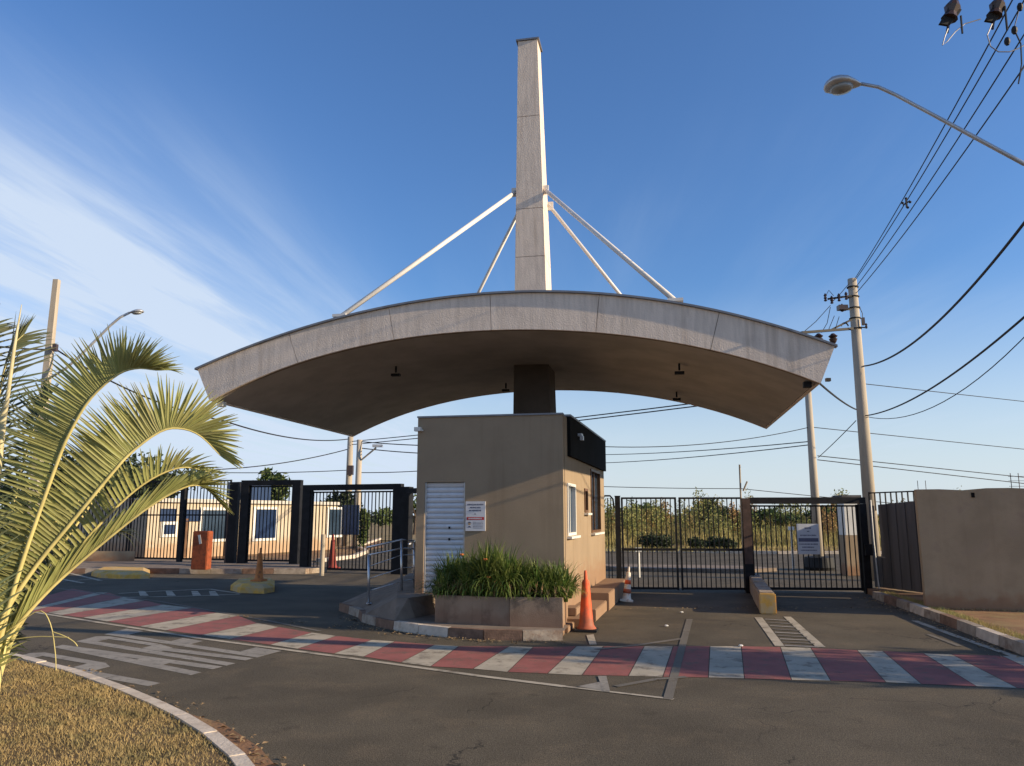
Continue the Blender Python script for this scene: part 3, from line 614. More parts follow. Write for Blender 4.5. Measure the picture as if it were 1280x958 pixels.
kerb(island, [Vector((lane_l.x-.02, lane_l.y, 0))]+iw, ['kerbdark', 'kerb', 'kerbdark', 'kerb', 'kerbdark', 'kerbwhite', 'kerbwhite', 'kerbdark'], w=.12, h=.14, step=.62)
pl = [Y(544, 744, 12.55), Y(637, 743.5, 12.12), Y(703, 742, 11.97)]
pz = .555; P0, P1_, P2_ = [Vector((p.x, p.y, 0)) for p in pl]
P3_ = Vector((.93, 13.22, 0)); P4_ = Vector((-1.05, 13.5, 0))
planter = empty('planter', (P1_+P4_)/2, 'low rendered planter wedged in front of the guard house, stained corner face', 'planter')
def wallseg(p, q, z0, z1, t_, name, parent, m, cap=True, overshoot=0):
    d = (q-p).normalized(); n_ = Vector((-d.y, d.x, 0))*t_
    return MB().hexa([p+ZV*z0, q+ZV*z0, q+n_+ZV*z0, p+n_+ZV*z0], [p+ZV*z1, q+ZV*z1, q+n_+ZV*z1, p+n_+ZV*z1]).build(name, M[m], parent)
d01 = (P1_-P0).normalized(); d12 = (P2_-P1_).normalized(); d23 = (P3_-P2_).normalized()
wallseg(P0, P1_-d01*.003, .06, pz, .12, 'front_panel', planter, 'planter'); wallseg(P1_+d12*.003, P2_, .06, pz+.01, .12, 'corner_panel', planter, 'planter')
wallseg(P2_+d23*.125, P3_, 0, pz-.005, .12, 'side_panel', planter, 'wall'); wallseg(P4_, P0+(P4_-P0).normalized()*.13, .1, pz-.005, .12, 'side_panel', planter, 'planter')
MB().poly([p+ZV*(pz-.07) for p in (P0+V*.06+U*.06, P1_+V*.06, P2_+V*.06-U*.04, P3_-U*.04, P4_)]).build('planter_soil', M['lawnsoil'], planter)
# strap-leaf planting
def straps(n_, name, label, cfun, hh=(.35, .72), wd=(.012, .026), m='strap', seg=5):
    Vv = []; Ff = []
    for i in range(n_):
        c = cfun(i); a_ = random.uniform(0, 2*math.pi); h_ = random.uniform(*hh); out_ = random.uniform(.05, .55)*h_; w_ = random.uniform(*wd)
        dx, dy = math.cos(a_), math.sin(a_); tw = a_+math.pi/2+random.uniform(-.5, .5); sx, sy = math.cos(tw)*w_/2, math.sin(tw)*w_/2
        for s_ in range(seg+1):
            t_ = s_/seg; r_ = out_*t_*t_*1.3; z_ = h_*(t_*1.15-.35*t_**3*(out_/h_)*2); ww = (1-t_**2.2)*.95+.05
            Vv.append((c[0]+dx*r_-sx*ww, c[1]+dy*r_-sy*ww, c[2]+z_)); Vv.append((c[0]+dx*r_+sx*ww, c[1]+dy*r_+sy*ww, c[2]+z_))
            if s_ < seg: q = i*(seg+1)*2+s_*2; Ff.append((q, q+1, q+3, q+2))
    return npmesh(name, np.array(Vv), np.array(Ff), M[m], label=label, cat='plants', kind='stuff')
clump = []
for i in range(26):
    s_ = i/25; b_ = P0.lerp(P1_, min(1, s_*1.4)) if s_ < .71 else P1_.lerp(P2_, (s_-.71)/.29)
    clump.append(b_+V*.2+U*random.uniform(-.05, .05)); clump.append(b_+V*random.uniform(.35, .5)); clump.append(b_+V*random.uniform(.6, .8))
def planting(n_, m, label):
    Vv = []; Ff = []; seg = 6; heads = []
    for j in range(105):
        s_ = random.random(); b_ = P0.lerp(P1_, min(1, s_*1.4)) if s_ < .71 else P1_.lerp(P2_, (s_-.71)/.29)
        r_ = random.uniform(.10, .85); b_ = b_+V*r_; mid = 1.2 if abs(b_.x+.40) < .35 else (1.0 if b_.x < .1 else .92)
        heads.append((b_, random.uniform(.54, .82)*mid*(.62 if r_ < .28 else 1.0)))
    for i in range(n_):
        c, hc = heads[i % len(heads)]; a_ = random.uniform(0, 2*math.pi); h_ = hc*random.uniform(.55, 1.1); lean = random.uniform(.15, 1.45)**1.1; w_ = random.uniform(.018, .040)
        dx, dy = math.cos(a_), math.sin(a_); tw = a_+math.pi/2+random.uniform(-.4, .4); sx, sy = math.cos(tw)*w_/2, math.sin(tw)*w_/2; z_ = 0; r_ = 0; el = math.pi/2-lean*.35; kink = random.uniform(.5, 1) if random.random() < .2 else 2
        bx, by = c.x+random.gauss(0, .02), c.y+random.gauss(0, .02)
        for q in range(seg+1):
            t_ = q/seg; ww = (1-t_**2.6)*.95+.04
            Vv.append((bx+dx*r_-sx*ww, by+dy*r_-sy*ww, pz-.08+z_)); Vv.append((bx+dx*r_+sx*ww, by+dy*r_+sy*ww, pz-.08+z_))
            z_ += math.sin(el)*h_/seg; r_ += math.cos(el)*h_/seg; el -= lean*.42*(.4+t_)+(1.3 if kink < t_ else 0); kink = 2 if kink < t_ else kink
            if q < seg: k0_ = i*(seg+1)*2+q*2; Ff.append((k0_, k0_+1, k0_+3, k0_+2))
    return npmesh('strap_leaf_plants', np.array(Vv), np.array(Ff), M[m], label=label, cat='plants', kind='stuff')
planting(7800, 'strap', 'dense green strap-leaved plants filling the planter before the guard house')
straps(220, 'dead_strap_leaves', 'dry brown leaves hanging over the planter edge', lambda i: ((lambda c: (c.x, c.y-.16, pz-.02))(clump[(i*3) % len(clump)])), (.10, .3), (.008, .016), 'dead')
for px, py in ((611, 722), (607, 700), (578, 694)):
    c = Y(px, py, 12.45); mb = MB(); c.y -= .12
    for q in range(6):
        a_ = q*1.05; t_ = c+Vector((math.cos(a_)*.03, math.sin(a_)*.03, .02)); mb.tube([c, t_], [.006, .012], 5)
    mb.build('flower', M['flower'], None, label={722: 'pale orange flower low at the front of the planter', 700: 'orange flower in the middle of the planter greenery', 694: 'small orange flower near the top left of the planter greenery'}[py], cat='flower')
# side ledge and steps towards the lane
def sidep(s, o): return FR+su*s+sn*o
def ledge(s0_, s1_, o1, z, name, parent, m='wall', o0=.0025, z0=0):
    MB().hexa([sidep(s0_, o0)+ZV*z0, sidep(s0_, o1)+ZV*z0, sidep(s1_, o1)+ZV*z0, sidep(s1_, o0)+ZV*z0], [sidep(s0_, o0)+ZV*z, sidep(s0_, o1)+ZV*z, sidep(s1_, o1)+ZV*z, sidep(s1_, o0)+ZV*z]).build(name, M[m], parent, bevel=.012)
steps = empty('side_steps', sidep(2, .3), 'stepped rendered ledge along the lane side of the guard house', 'steps')
# blocks from back to front
ledge(3.55, 5.5, .50, .33, 'ledge_block', steps); ledge(2.0, 3.545, .50, .33, 'ledge_block', steps)
ledge(.45, 1.995, .46, .20, 'ledge_block', steps); ledge(-.35, .445, .34, .14, 'step', steps); ledge(-.95, -.355, .22, .10, 'step', steps, o0=-.10)
ledge(-.02, .445, .20, .27, 'step', steps, z0=.145); ledge(-1.35, -.955, .10, .06, 'step', steps, o0=-.10)
# stainless railing on the ramp
rail = empty('ramp_railing', Y(461, 755, 14.4), 'stainless steel handrail with three posts beside the guard house ramp', 'railing')
rb = [Y(461, 755, 14.4), Y(502, 741, 14.55), Y(518, 738, 14.9)]; rt = [Y(461, 694, 14.4), Y(502, 676, 14.55), Y(518, 677, 14.9)]
for p, q in zip(rb, rt):
    o = MB().tube([p-ZV*.02, q], .024, 12).build('post', M['chrome'], rail, smooth=True); MB().lathe(p, [(.05, 0), (.05, .012), (.03, .02)], 14).build('base_plate', M['chrome'], o)
e0 = Y(458, 685, 14.4)
MB().tube([e0, rt[1]+ZV*.02, rt[2]+ZV*.01, fq(.0, rt[2].z+.0, .35)], .02, 10).build('handrail', M['chrome'], rail, smooth=True)
MB().tube([rt[0]+ZV*.0, rt[1]-ZV*.14, rt[2]-ZV*.14], .016, 10).build('handrail', M['chrome'], rail, smooth=True)
for k_ in (.25, .5, .75):
    MB().tube([rb[0].lerp(rt[0], k_)-U*.03, rb[1].lerp(rt[1], k_-.03), rb[2].lerp(rt[2], k_-.03)], .008, 8).build('cross_wire', M['chrome'], rail, smooth=True)
# ------------------------------------------------------------------ gates
def gate_bars(root, p, q, z0, z1, sp, r=.011, m='blacksteel', zfun=None, skip=0):
    d = q-p; L_ = d.length; n_ = int(L_/sp); u_ = d.normalized(); first = None
    nn = Vector((-u_.y, u_.x, 0))
    for i in range(1, n_):
        c = p+d*(i/n_); c0 = Vector((c.x, c.y, z0)); 
        if first is None:
            first = MB().box(c0+ZV*(z1-z0)/2, (r*2, r*2, z1-z0), u_, nn).build('bar', M[m], root); b0_ = c0
        else: share(first, root, c0-b0_)
def beam(root, p, q, w_, h_, name, m='blacksteel', u_=None):
    d = (q-p).normalized(); n_ = d.cross(ZV).normalized() if abs(d.z) < .9 else Vector((0, 1, 0)); k_ = n_.cross(d)
    return MB().box((p+q)/2, ((q-p).length, w_, h_), d, n_, k_).build(name, M[m], root)
def post(root, p, z0, z1, w_, d_, u_, name='post', m='blacksteel'):
    n_ = Vector((-u_.y, u_.x, 0)); return MB().box(Vector((p.x, p.y, (z0+z1)/2)), (w_, d_, z1-z0), u_, n_).build(name, M[m], root)
# right-hand side, plane y about 18.7
RG0, RG1 = Vector((2.66, 18.80, 0)), Vector((8.3, 18.45, 0)); ru = (RG1-RG0).normalized(); rn = Vector((-ru.y, ru.x, 0))
def rp_(px, py=700, o=0): p = plane(px, py, RG0+rn*o, rn); return Vector((p.x, p.y, 0)), p.z
zt1 = rp_(800, 623)[1]
# narrow arched panel beside the house
a_, b_ = rp_(757)[0], rp_(769)[0]
r_ = empty('side_fence_panel', a_, 'narrow black railing panel between guard house and gate post', 'fence')
gate_bars(r_, a_, b_, .08, rp_(762, 620)[1]-.05, .06); z_ = rp_(762, 620)[1]
MB().tube([a_+ZV*(z_), a_.lerp(b_, .6)+ZV*z_, b_.lerp(a_, .1)+ZV*(z_-.08), b_+ZV*(z_-.3)], .02, 8).build('top_rail', M['blacksteel'], r_)
beam(r_, a_+ZV*.1, b_+ZV*.1, .03, .03, 'bottom_rail')
pa, _z = rp_(773.5); r_ = empty('gate_post', pa, 'black gate post beside the ledge of the guard house', 'post'); post(r_, pa, 0, rp_(773, 621)[1], .12, .12, ru); post(r_, pa, rp_(773, 621)[1]+.003, rp_(773, 621)[1]+.02, .14, .14, ru, 'cap')
# double swing gate
gA, gB = rp_(779)[0], rp_(930)[0]
for k0, k1, lab in ((779, 846.5, 'left leaf of the black barred entrance gate, nearest the guard house'), (852, 930, 'right leaf of the black barred entrance gate, beside the brown post')):
    a_, b_ = rp_(k0)[0], rp_(k1)[0]; zt2 = rp_(k0, 623)[1]
    r_ = empty('gate_leaf', a_, lab, 'gate', 'leaves of the double entrance gate')
    gate_bars(r_, a_, b_, .10, zt2-.02, .112)
    for p in (a_, b_): post(r_, p, .05, zt2+.02, .045, .045, ru, 'stile')
    beam(r_, a_+ZV*zt2, b_+ZV*zt2, .04, .045, 'top_rail'); beam(r_, a_+ZV*.09, b_+ZV*.09, .04, .05, 'bottom_rail'); beam(r_, a_+ZV*rp_(800, 687)[1]-rn*.026, b_+ZV*rp_(800, 687)[1]-rn*.026, .02, .06, 'middle_rail')
pb, _z = rp_(935.5); r_ = empty('gate_post', pb, 'brown steel gate post with a thin conduit pole, between entrance and exit gates', 'post')
post(r_, pb, .66, rp_(935, 623)[1], .19, .14, ru, m='brownsteel'); post(r_, pb, 0, .655, .22, .18, ru, 'post_box', 'blacksteel')
MB().tube([rp_(929)[0]+ZV*.9, Y(924.5, 581, 18.6)], .022, 8).build('conduit', M['pole'], r_)
MB().tube([Y(929, 614, 18.6), Y(934, 602, 18.55)], .02, 8).build('conduit_arm', M['pole'], r_)
# portal frame + sliding gate
a_, b_ = rp_(941)[0], rp_(1084)[0]; zb2, zt2 = rp_(1000, 630)[1], rp_(1000, 622)[1]
r_ = empty('gate_portal', b_, 'black portal frame of the exit gate with its right post', 'gate frame')
beam(r_, a_+ZV*(zb2+zt2)/2, b_+ZV*(zb2+zt2)/2+ru*.04, .14, zt2-zb2, 'beam'); post(r_, b_-ru*.03, 0, zb2-.003, .16, .14, ru); 
MB().box(b_-ru*.0-rn*.12+ZV*1.0, (.16, .09, .26), ru, rn).build('lock_box', M['blacksteel'], r_)
MB().tube([b_+ru*.16-rn*.05+ZV*2.15, b_+ru*.16-rn*.05+ZV*1.2, b_+ru*.2-rn*.05+ZV*.1], .02, 8).build('conduit', M['lamp'], r_)
o_ = rn*.10
r_ = empty('sliding_gate', a_+o_, 'black barred exit gate inside the portal, notice board hanging on it', 'gate')
gate_bars(r_, a_+o_, b_-ru*.1+o_, .1, zb2-.03, .118); 
beam(r_, a_+o_+ZV*.09, b_+o_-ru*.1+ZV*.09, .04, .06, 'bottom_rail'); beam(r_, a_+o_+ZV*(zb2-.05), b_+o_-ru*.1+ZV*(zb2-.05), .04, .04, 'top_rail')
for p in (a_+o_+ru*.03, b_+o_-ru*.12): post(r_, p, .05, zb2-.02, .05, .05, ru, 'stile')
# sign hung on the gate
s0_, szt = rp_(995, 655); s1_, szb = rp_(1025, 693); 
sg2 = empty('gate_sign', (s0_+s1_)/2+ZV*szb, 'pale grey notice board hanging on the exit gate bars', 'sign')
Wg = (s1_-s0_).length; Hg = szt-szb
MB().box((s0_+s1_)/2+ZV*(szb+szt)/2-rn*.03, (Wg, .015, Hg), ru, rn).build('board', M['signgrey'], sg2)
def gw(mb, s, z, ww, hh):
    p = s0_-rn*.0395+ru*s; mb.poly([p+ZV*(z-hh/2), p+ru*ww+ZV*(z-hh/2), p+ru*ww+ZV*(z+hh/2), p+ZV*(z+hh/2)])
mb = MB()
for (fx, wx, fz, hz, n_) in ((.36, .30, .86, .05, 5), (.45, .12, .75, .04, 2), (.14, .74, .62, .045, 13), (.08, .84, .33, .045, 13), (.2, .55, .23, .045, 9), (.12, .74, .13, .035, 14)): word(mb, gw, fx*Wg, szb+fz*Hg, wx*Wg, hz*Hg, n_)
mb.build('lettering', M['ink'], sg2, kind='stuff')
mb = MB(); gw(mb, .05*Wg, szb+.47*Hg, .9*Wg, .12*Hg); mb.build('banner', M['ink'], sg2)
for s_ in (.12, .88): MB().tube([s0_-rn*.02+ru*Wg*s_+ZV*szt, s0_-rn*.0+ru*Wg*s_+ZV*(szt+.08)], .006, 6).build('hook', M['blacksteel'], sg2)
# railing and sheeted fence to the right of the portal
a_, b_ = b_+ru*.12, Vector((8.95, 17.3, 0)); b_ = Y(1158, 740, 17.1); b_.z = 0
a_ = Y(1094, 740, 18.6); a_.z = 0; fu2 = (b_-a_).normalized(); fn2 = Vector((-fu2.y, fu2.x, 0))
r_ = empty('sheet_fence', a_, 'dark sheet metal fence with a window gap, between exit gate and grey wall', 'fence')
L_ = (b_-a_).length; zT, zR = 2.12, 2.32; np_ = 11
for i in range(np_):
    s0, s1 = L_*i/np_-.012, L_*(i+1)/np_+.012
    zz_ = 2.02+.10*i/np_
    def sheet(s_a, s_b, za, zb_): 
        c = a_+fu2*(s_a+s_b)/2; off = fn2*(.0 if i % 2 else .022)
        MB().box(Vector((c.x, c.y, (za+zb_)/2))+off, (s_b-s_a, .012, zb_-za), fu2, fn2).build('sheet', M['darkpanel'], r_)
    if i == 1: sheet(s0, s1, .14, .85); continue
    if i == 2: sheet(s0, s1, .14, .83); sheet(s0+.02, s1, .836, zz_); continue
    sheet(s0, s1, .14, zz_)
gate_bars(r_, a_+fn2*.05, b_+fn2*.05, 1.9, zR, .16, .012); beam(r_, a_+fn2*.05+ZV*zR, b_+fn2*.05+ZV*zR, .03, .03, 'top_rail')
for s_ in (0, 1): post(r_, a_.lerp(b_, s_)+fn2*.06, .1, zR+.02, .05, .05, fu2)
# grey rendered wall
wf0, wf1 = Vector((7.62, 14.62, 0)), Vector((16.5, 11.8, 0)); wz = rp_(1148, 612)[1]
wz = Y(1147, 612, 14.6).z
wu = (wf1-wf0).normalized(); wn = Vector((-wu.y, wu.x, 0))
wallr = empty('rendered_wall', wf0, 'tall grey-brown rendered wall closing the right side of the entrance', 'wall')
mb = MB(); nseg = 24; pts = []
Lw = (wf1-wf0).length
for i in range(nseg):
    s0, s1 = Lw*i/nseg, Lw*(i+1)/nseg; h0, h1 = wz+.014*math.sin(i*2.3)+.01*math.sin(i*5.1), wz+.014*math.sin((i+1)*2.3)+.01*math.sin((i+1)*5.1)
    p, q = wf0+wu*s0, wf0+wu*s1
    i0 = len(mb.v); mb.v += [tuple(v_) for v_ in (p, q, q+ZV*h1, p+ZV*h0, p+wn*.2, q+wn*.2, q+wn*.2+ZV*h1, p+wn*.2+ZV*h0)]
    mb.f += [(i0, i0+1, i0+2, i0+3), (i0+5, i0+4, i0+7, i0+6), (i0+3, i0+2, i0+6, i0+7)]
    if i == 0: mb.f.append((i0, i0+3, i0+7, i0+4))
    if i == nseg-1: mb.f.append((i0+1, i0+5, i0+6, i0+2))
mb.build('wall_body', M['wallgrey'], wallr)
MB().hexa([wf0+wn*.205, wf0+wn*.205+wu*.2, wf0+wn*2.6+wu*1.0, wf0+wn*2.6+wu*.8], [p+ZV*(wz-.02) for p in (wf0+wn*.205, wf0+wn*.205+wu*.2, wf0+wn*2.6+wu*1.0, wf0+wn*2.6+wu*.8)]).build('wall_return', M['wallgrey'], wallr)
p = plane(1216, 619, wf0, wn); MB().box(p-wn*.003, (.055, .02, .09), wu, wn).build('vent_hole', M['blackclad'], wallr)
for px in (1149, 1159):
    p = plane(px, 612, wf0, wn)+wn*.1; MB().tube([p-ZV*.1, p+ZV*.17], .006, 6).build('rebar', M['brownsteel'], wallr)
for px in (1267, 1277):
    p = plane(px, 612, wf0, wn)+wn*.1; MB().tube([p-ZV*.1, p+ZV*.30], .007, 6).build('rebar', M['brownsteel'], wallr)
for dz in (.06, .16, .24):
    p, q = plane(1264, 612, wf0, wn)+wn*.1, plane(1284, 612, wf0, wn)+wn*.1; MB().tube([p+ZV*dz, q+ZV*dz], .004, 6).build('rebar', M['brownsteel'], wallr)
n = 1400; s_ = rng.uniform(.3, 5, n); o = np.abs(rng.normal(0, .12, n)); 
v, f = blades(wf0.x+wu.x*s_-wn.x*o, wf0.y+wu.y*s_-wn.y*o, np.full(n, .11), rng.uniform(.01, .05, n), rng.uniform(.01, .03, n), 1.5)
npmesh('leaf_litter', v, f, M['dead'], label='dry leaf litter blown against the foot of the grey wall', cat='leaves', kind='stuff')
# median block with yellow end
c0_, c1_ = G(950, 768), G(934, 737); mu = (c1_-c0_); mu.z = 0; Lm = mu.length; mu.normalize(); mn = Vector((mu.y, -mu.x, 0))
mbk = empty('median_block', c0_, 'low concrete median block with yellow painted end between the lanes', 'barrier')
pts0 = [(0, .36), (.28, .36), (.3, .44), (Lm, .44)]
def mseg(s0, s1, z_, w_, m, name, off=0.): 
    a_ = c0_+mu*s0; b_ = c0_+mu*s1
    MB().hexa([a_+mn*off, a_+mn*(off+w_), b_+mn*(off+w_), b_+mn*off], [p+ZV*z_ for p in (a_+mn*off, a_+mn*(off+w_), b_+mn*(off+w_), b_+mn*off)]).build(name, M[m], mbk, bevel=.02)
mseg(0, .14, .37, .30, 'yellow', 'yellow_end', .0); mseg(.143, Lm*.5, .38, .28, 'kerb', 'block', .01); mseg(Lm*.5+.004, Lm, .40, .26, 'kerb', 'block', .02)
# ------------------------------------------------------------------ left gates
def lg(px, D_): p = Y(px, 700, D_); p.z = .15; return p
LZ = .15
def frame_portal(px0, px1, D0, D1, y_top0, y_top1, wpost, bh, label):
    a_, b_ = lg(px0, D0), lg(px1, D1); u_ = (b_-a_).normalized(); z0_, z1_ = Y(px0, y_top0, D0).z, Y(px1, y_top1, D1).z; zt3 = (z0_+z1_)/2
    r_ = empty('gate_portal', a_, label, 'gate frame', 'black portal frames of the exit lanes')
    post(r_, a_+u_*wpost/2, LZ if px0 < 370 else 0, zt3-bh-.002, wpost, .22, u_); post(r_, b_-u_*wpost/2, LZ if px0 < 370 else 0, zt3-bh-.002, wpost, .22, u_)
    beam(r_, a_+ZV*(zt3-bh/2-LZ), b_+ZV*(zt3-bh/2-LZ), .22, bh, 'beam')
    return a_, b_, u_, zt3
def barred(a_, b_, zb_, zt3, label, sp=.13, mid=None, name='barred_gate', cat='gate', r=.013):
    r_ = empty(name, a_, label, cat); gate_bars(r_, a_, b_, zb_, zt3, sp, r)
    beam(r_, Vector((a_.x, a_.y, zt3)), Vector((b_.x, b_.y, zt3)), .04, .05, 'top_rail'); beam(r_, Vector((a_.x, a_.y, zb_)), Vector((b_.x, b_.y, zb_)), .04, .06, 'bottom_rail')
    u_ = (b_-a_).normalized()
    for p in (a_, b_): post(r_, p, zb_-.05, zt3+.03, .05, .05, u_, 'stile')
    if mid: beam(r_, Vector((a_.x, a_.y, mid))-Vector((0, .03, 0)), Vector((b_.x, b_.y, mid))-Vector((0, .03, 0)), .02, .05, 'middle_rail')
    return r_
a_, b_, u_, z3 = frame_portal(298, 373, 27.4, 27.0, 601, 600, .30, .18, 'left of the two black portal frames, tall and narrow')
barred(a_+u_*.32, b_-u_*.32, .25, z3-.22, 'black barred gate inside the narrow left portal frame')
a2, b2, u2, z4 = frame_portal(377, 501, 25.6, 24.4, 607, 604.5, .28, .18, 'right of the two black portal frames, wide, with thick right post')
post_r = empty('gate_post', b2, 'thick black steel column right of the wide portal frame', 'post'); post(post_r, b2+u2*.16, 0, z4-.1, .30, .3, u2)
barred(a2+u2*.34, b2-u2*.30, .1, z4-.24, 'wide black barred gate inside the right portal frame', .125)
e0_ = Y(509, 614, 24.3); e1_ = Y(530, 613, 23.5)
r_ = empty('header_beam', e0_, 'black header beam joining the wide portal to the guard house', 'beam'); beam(r_, e0_, e1_+Vector((.6, -.3, 0)), .15, .16, 'beam')
# fence left of the portals
fa, fb = lg(160, 28.9), lg(283, 27.8); zf = Y(270, 601, 27.9).z
r_ = barred(fa, fb, .25, zf, 'black barred fence left of the narrow portal, seen behind the palm', .135, Y(270, 644, 27.9).z, 'barred_fence', 'fence')
post(r_, lg(225, 28.3)-Vector((0, .06, 0)), LZ, zf, .16, .14, (fb-fa).normalized(), 'post')
fa2 = lg(-140, 32.0); r_ = barred(fa2, fa-Vector((.1, 0, 0)), .25, zf-.1, 'black barred fence at the far left behind the palm fronds', .15, None, 'barred_fence', 'fence')
MB().hexa([lg(100, 28.75), lg(168, 28.75), lg(168, 28.6), lg(100, 28.6)], [p+ZV*.35 for p in (lg(100, 28.75), lg(168, 28.75), lg(168, 28.6), lg(100, 28.6))]).build('low_wall', M['wallgrey'], None, label='low dark wall behind the lowest palm frond', cat='wall')
pbm = lg(289, 27.6); r_ = empty('gate_post', pbm, 'brown and black post between the barred fence and the narrow portal', 'post'); post(r_, pbm, LZ, Y(289, 603, 27.6).z, .30, .2, U); post(r_, pbm+Vector((-.2, -.02, 0)), LZ, 1.9, .06, .06, U, 'side_strip', 'brownsteel')
# rusty control box
cb_ = G(251, 712, .15); r_ = empty('access_totem', cb_, 'rusty red access control box standing on the pavement by the barred fence', 'control box')
cD = cb_.y; zc = Y(251, 664, cD).z; ww = (Y(262, 690, cD)-Y(241, 690, cD)).x
MB().box(cb_+ZV*(zc-.15)/2, (ww, .3, zc-.15), U, V).build('casing', M['rust'], r_, bevel=.02)
MB().box(cb_+ZV*(zc-.40)-V*.155+U*.0, (.08, .02, .28), (U+ZV*.25).normalized(), V, (ZV-U*.25).normalized()).build('card_slot', M['lamp'], r_)
# yellow kerb noses
def nose(pxs, label, h_=.19):
    g_ = [G(x, y) for x, y in pxs]; c = sum(g_, Vector())/len(g_); r_ = empty('kerb_nose', c, label, 'kerb', 'yellow lane kerb noses')
    mb = MB(); n_ = len(g_); inn_ = [p.lerp(c, .22)+ZV*h_ for p in g_]; low = [p-ZV*.01 for p in g_]
    for i in range(n_): mb.poly([low[i], low[(i+1) % n_], g_[(i+1) % n_]+ZV*h_*.6, g_[i]+ZV*h_*.6]); mb.poly([g_[i]+ZV*h_*.6, g_[(i+1) % n_]+ZV*h_*.6, inn_[(i+1) % n_], inn_[i]])
    mb.poly(inn_); mb.build('nose_body', M['yellow'], r_)
nose([(114, 720), (124, 722.5), (150, 724), (187, 723.5), (187, 716), (150, 715), (124, 716)], 'long pale yellow kerb nose in front of the left pavement')
nose([(288, 738), (300, 741.5), (330, 742.5), (343, 740), (343, 732), (310, 731), (294, 733)], 'short yellow kerb nose carrying the old traffic cone', .20)
# ------------------------------------------------------------------ cones
def cone(loc, h_, m, sm, label, stripes=True, leanv=None):
    r_ = empty('traffic_cone', loc, label, 'traffic cone'); rr = h_*.128; 
    MB().box(loc+ZV*.02, (rr*3.0, rr*3.0, .04), bevel_u, bevel_v).build('base', M['rubber' if m == 'orange' else m], r_, bevel=.01)
    MB().lathe(loc, [(rr*1.35, .041), (rr*1.25, .06*h_), (rr*1.02, .10*h_), (rr*.93, .16*h_), (rr*.66, .55*h_), (rr*.50, .80*h_), (rr*.44, .83*h_), (rr*.24, .85*h_), (rr*.20, .98*h_), (rr*.12, h_)], 24).build('cone_body', M[m], r_, smooth=True)
    if stripes:
        for z0_, z1_ in ((.24, .36), (.50, .62)):
            ra = lambda t: rr*(.93+(.66-.93)*(t-.16)/.39) if t < .55 else rr*(.66+(.50-.66)*(t-.55)/.25)
            MB().lathe(loc, [(ra(z0_)+.004, z0_*h_), (ra(z1_)+.004, z1_*h_)], 24).build('reflective_band', M[sm], r_, smooth=True)
    if leanv: r_.rotation_euler = leanv
    return r_
bevel_u, bevel_v = U, V
c_ = G(733, 789); cone(c_, .93, 'orange', 'whitestripe', 'bright orange traffic cone standing beside the steps of the guard house', False)
for dz, s_ in ((.52, .05), (.33, .06)):
    MB().lathe(c_+Vector((.035, -.0, dz-.1)), [(.01, 0), (s_, .02), (s_*.8, .1), (.02, .13)], 10)
cone(G(783, 752), .72, 'whitestripe', 'orange', 'dirty white and orange cone tilting against the gate post', True, (0, R(6), 0))
c_ = G(323, 737, 0); c_.z = .20; cone(c_, .80, 'oldcone', 'oldcone', 'old dirty traffic cone standing on the yellow kerb nose', False)
cone(G(415, 711), 1.15, 'darkcone', 'darkcone', 'dark maroon cone standing in front of the wide barred gate', False)
b_ = G(402, 720); r_ = MB().tube([b_, b_+ZV*1.22], .07, 12).build('bollard', M['pole'], None, label='grey round bollard beside the maroon cone', cat='bollard')
# ------------------------------------------------------------------ building behind the left gates
A0 = Vector((-14.6, 31.2, 0)); A1 = Vector((-9.3, 41.5, 0)); au = (A1-A0).normalized(); an = Vector((au.y, -au.x, 0)); bz = Y(262, 627, 35).z
bz = 2.42
off = empty('gate_office', A0, 'single storey beige office behind the left gates', 'building')
back = -an*5
def bp(s, z, o=0): return A0+au*s+ZV*z+an*o
Lb = (A1-A0).length
MB().hexa([bp(0, 0), bp(Lb, 0), bp(Lb, 0, -5), bp(0, 0, -5)], [bp(0, bz), bp(Lb, bz), bp(Lb, bz, -5), bp(0, bz, -5)]).build('wall', M['ofbeige'], off)
MB().hexa([bp(-.05, bz+.002, .06), bp(Lb+.05, bz+.002, .06), bp(Lb+.05, bz+.002, -5), bp(-.05, bz+.002, -5)], [bp(-.05, bz+.06, .06), bp(Lb+.05, bz+.06, .06), bp(Lb+.05, bz+.06, -5), bp(-.05, bz+.06, -5)]).build('roof', M['paleroof'], off)
def bs(px, py): p = plane(px, py, A0, an); return (p-A0).dot(au), p.z
def bwin(x0, x1, y0, y1, m='blueglass', fr=True):
    a_, zt5 = bs(x0, y0); b_, zb5 = bs(x1, y1); zt5 = bs((x0+x1)/2, y0)[1]; zb5 = bs((x0+x1)/2, y1)[1]; e = .12 if fr else .03
    mb = MB()
    for (p, q, c, d) in ((a_-e, b_+e, zb5-e, zb5), (a_-e, b_+e, zt5, zt5+e), (a_-e, a_, zb5, zt5), (b_, b_+e, zb5, zt5)):
        mb.hexa([bp(p, c, .001), bp(q, c, .001), bp(q, c, .06), bp(p, c, .06)], [bp(p, d, .001), bp(q, d, .001), bp(q, d, .06), bp(p, d, .06)])
    o = mb.build('window', M['frame' if fr else 'blueglass'], off)
    MB().hexa([bp(a_, zb5, .002), bp(b_, zb5, .002), bp(b_, zb5, .02), bp(a_, zb5, .02)], [bp(a_, zt5, .002), bp(b_, zt5, .002), bp(b_, zt5, .02), bp(a_, zt5, .02)]).build('pane', M[m], o)
bwin(253, 284, 638, 674, 'glass'); bwin(319, 343, 637, 673); bwin(204, 217, 656, 668, 'blueglass'); bwin(201, 218, 637, 651, 'blueglass', False); bwin(231, 249, 638, 651, 'blueglass', False); bwin(411, 425, 637, 669, 'glass')
for s_ in (.35*Lb, .72*Lb): MB().tube([bp(s_, .05, .07), bp(s_, bz-.02, .07)], .04, 8).build('downpipe', M['paleroof'], off)
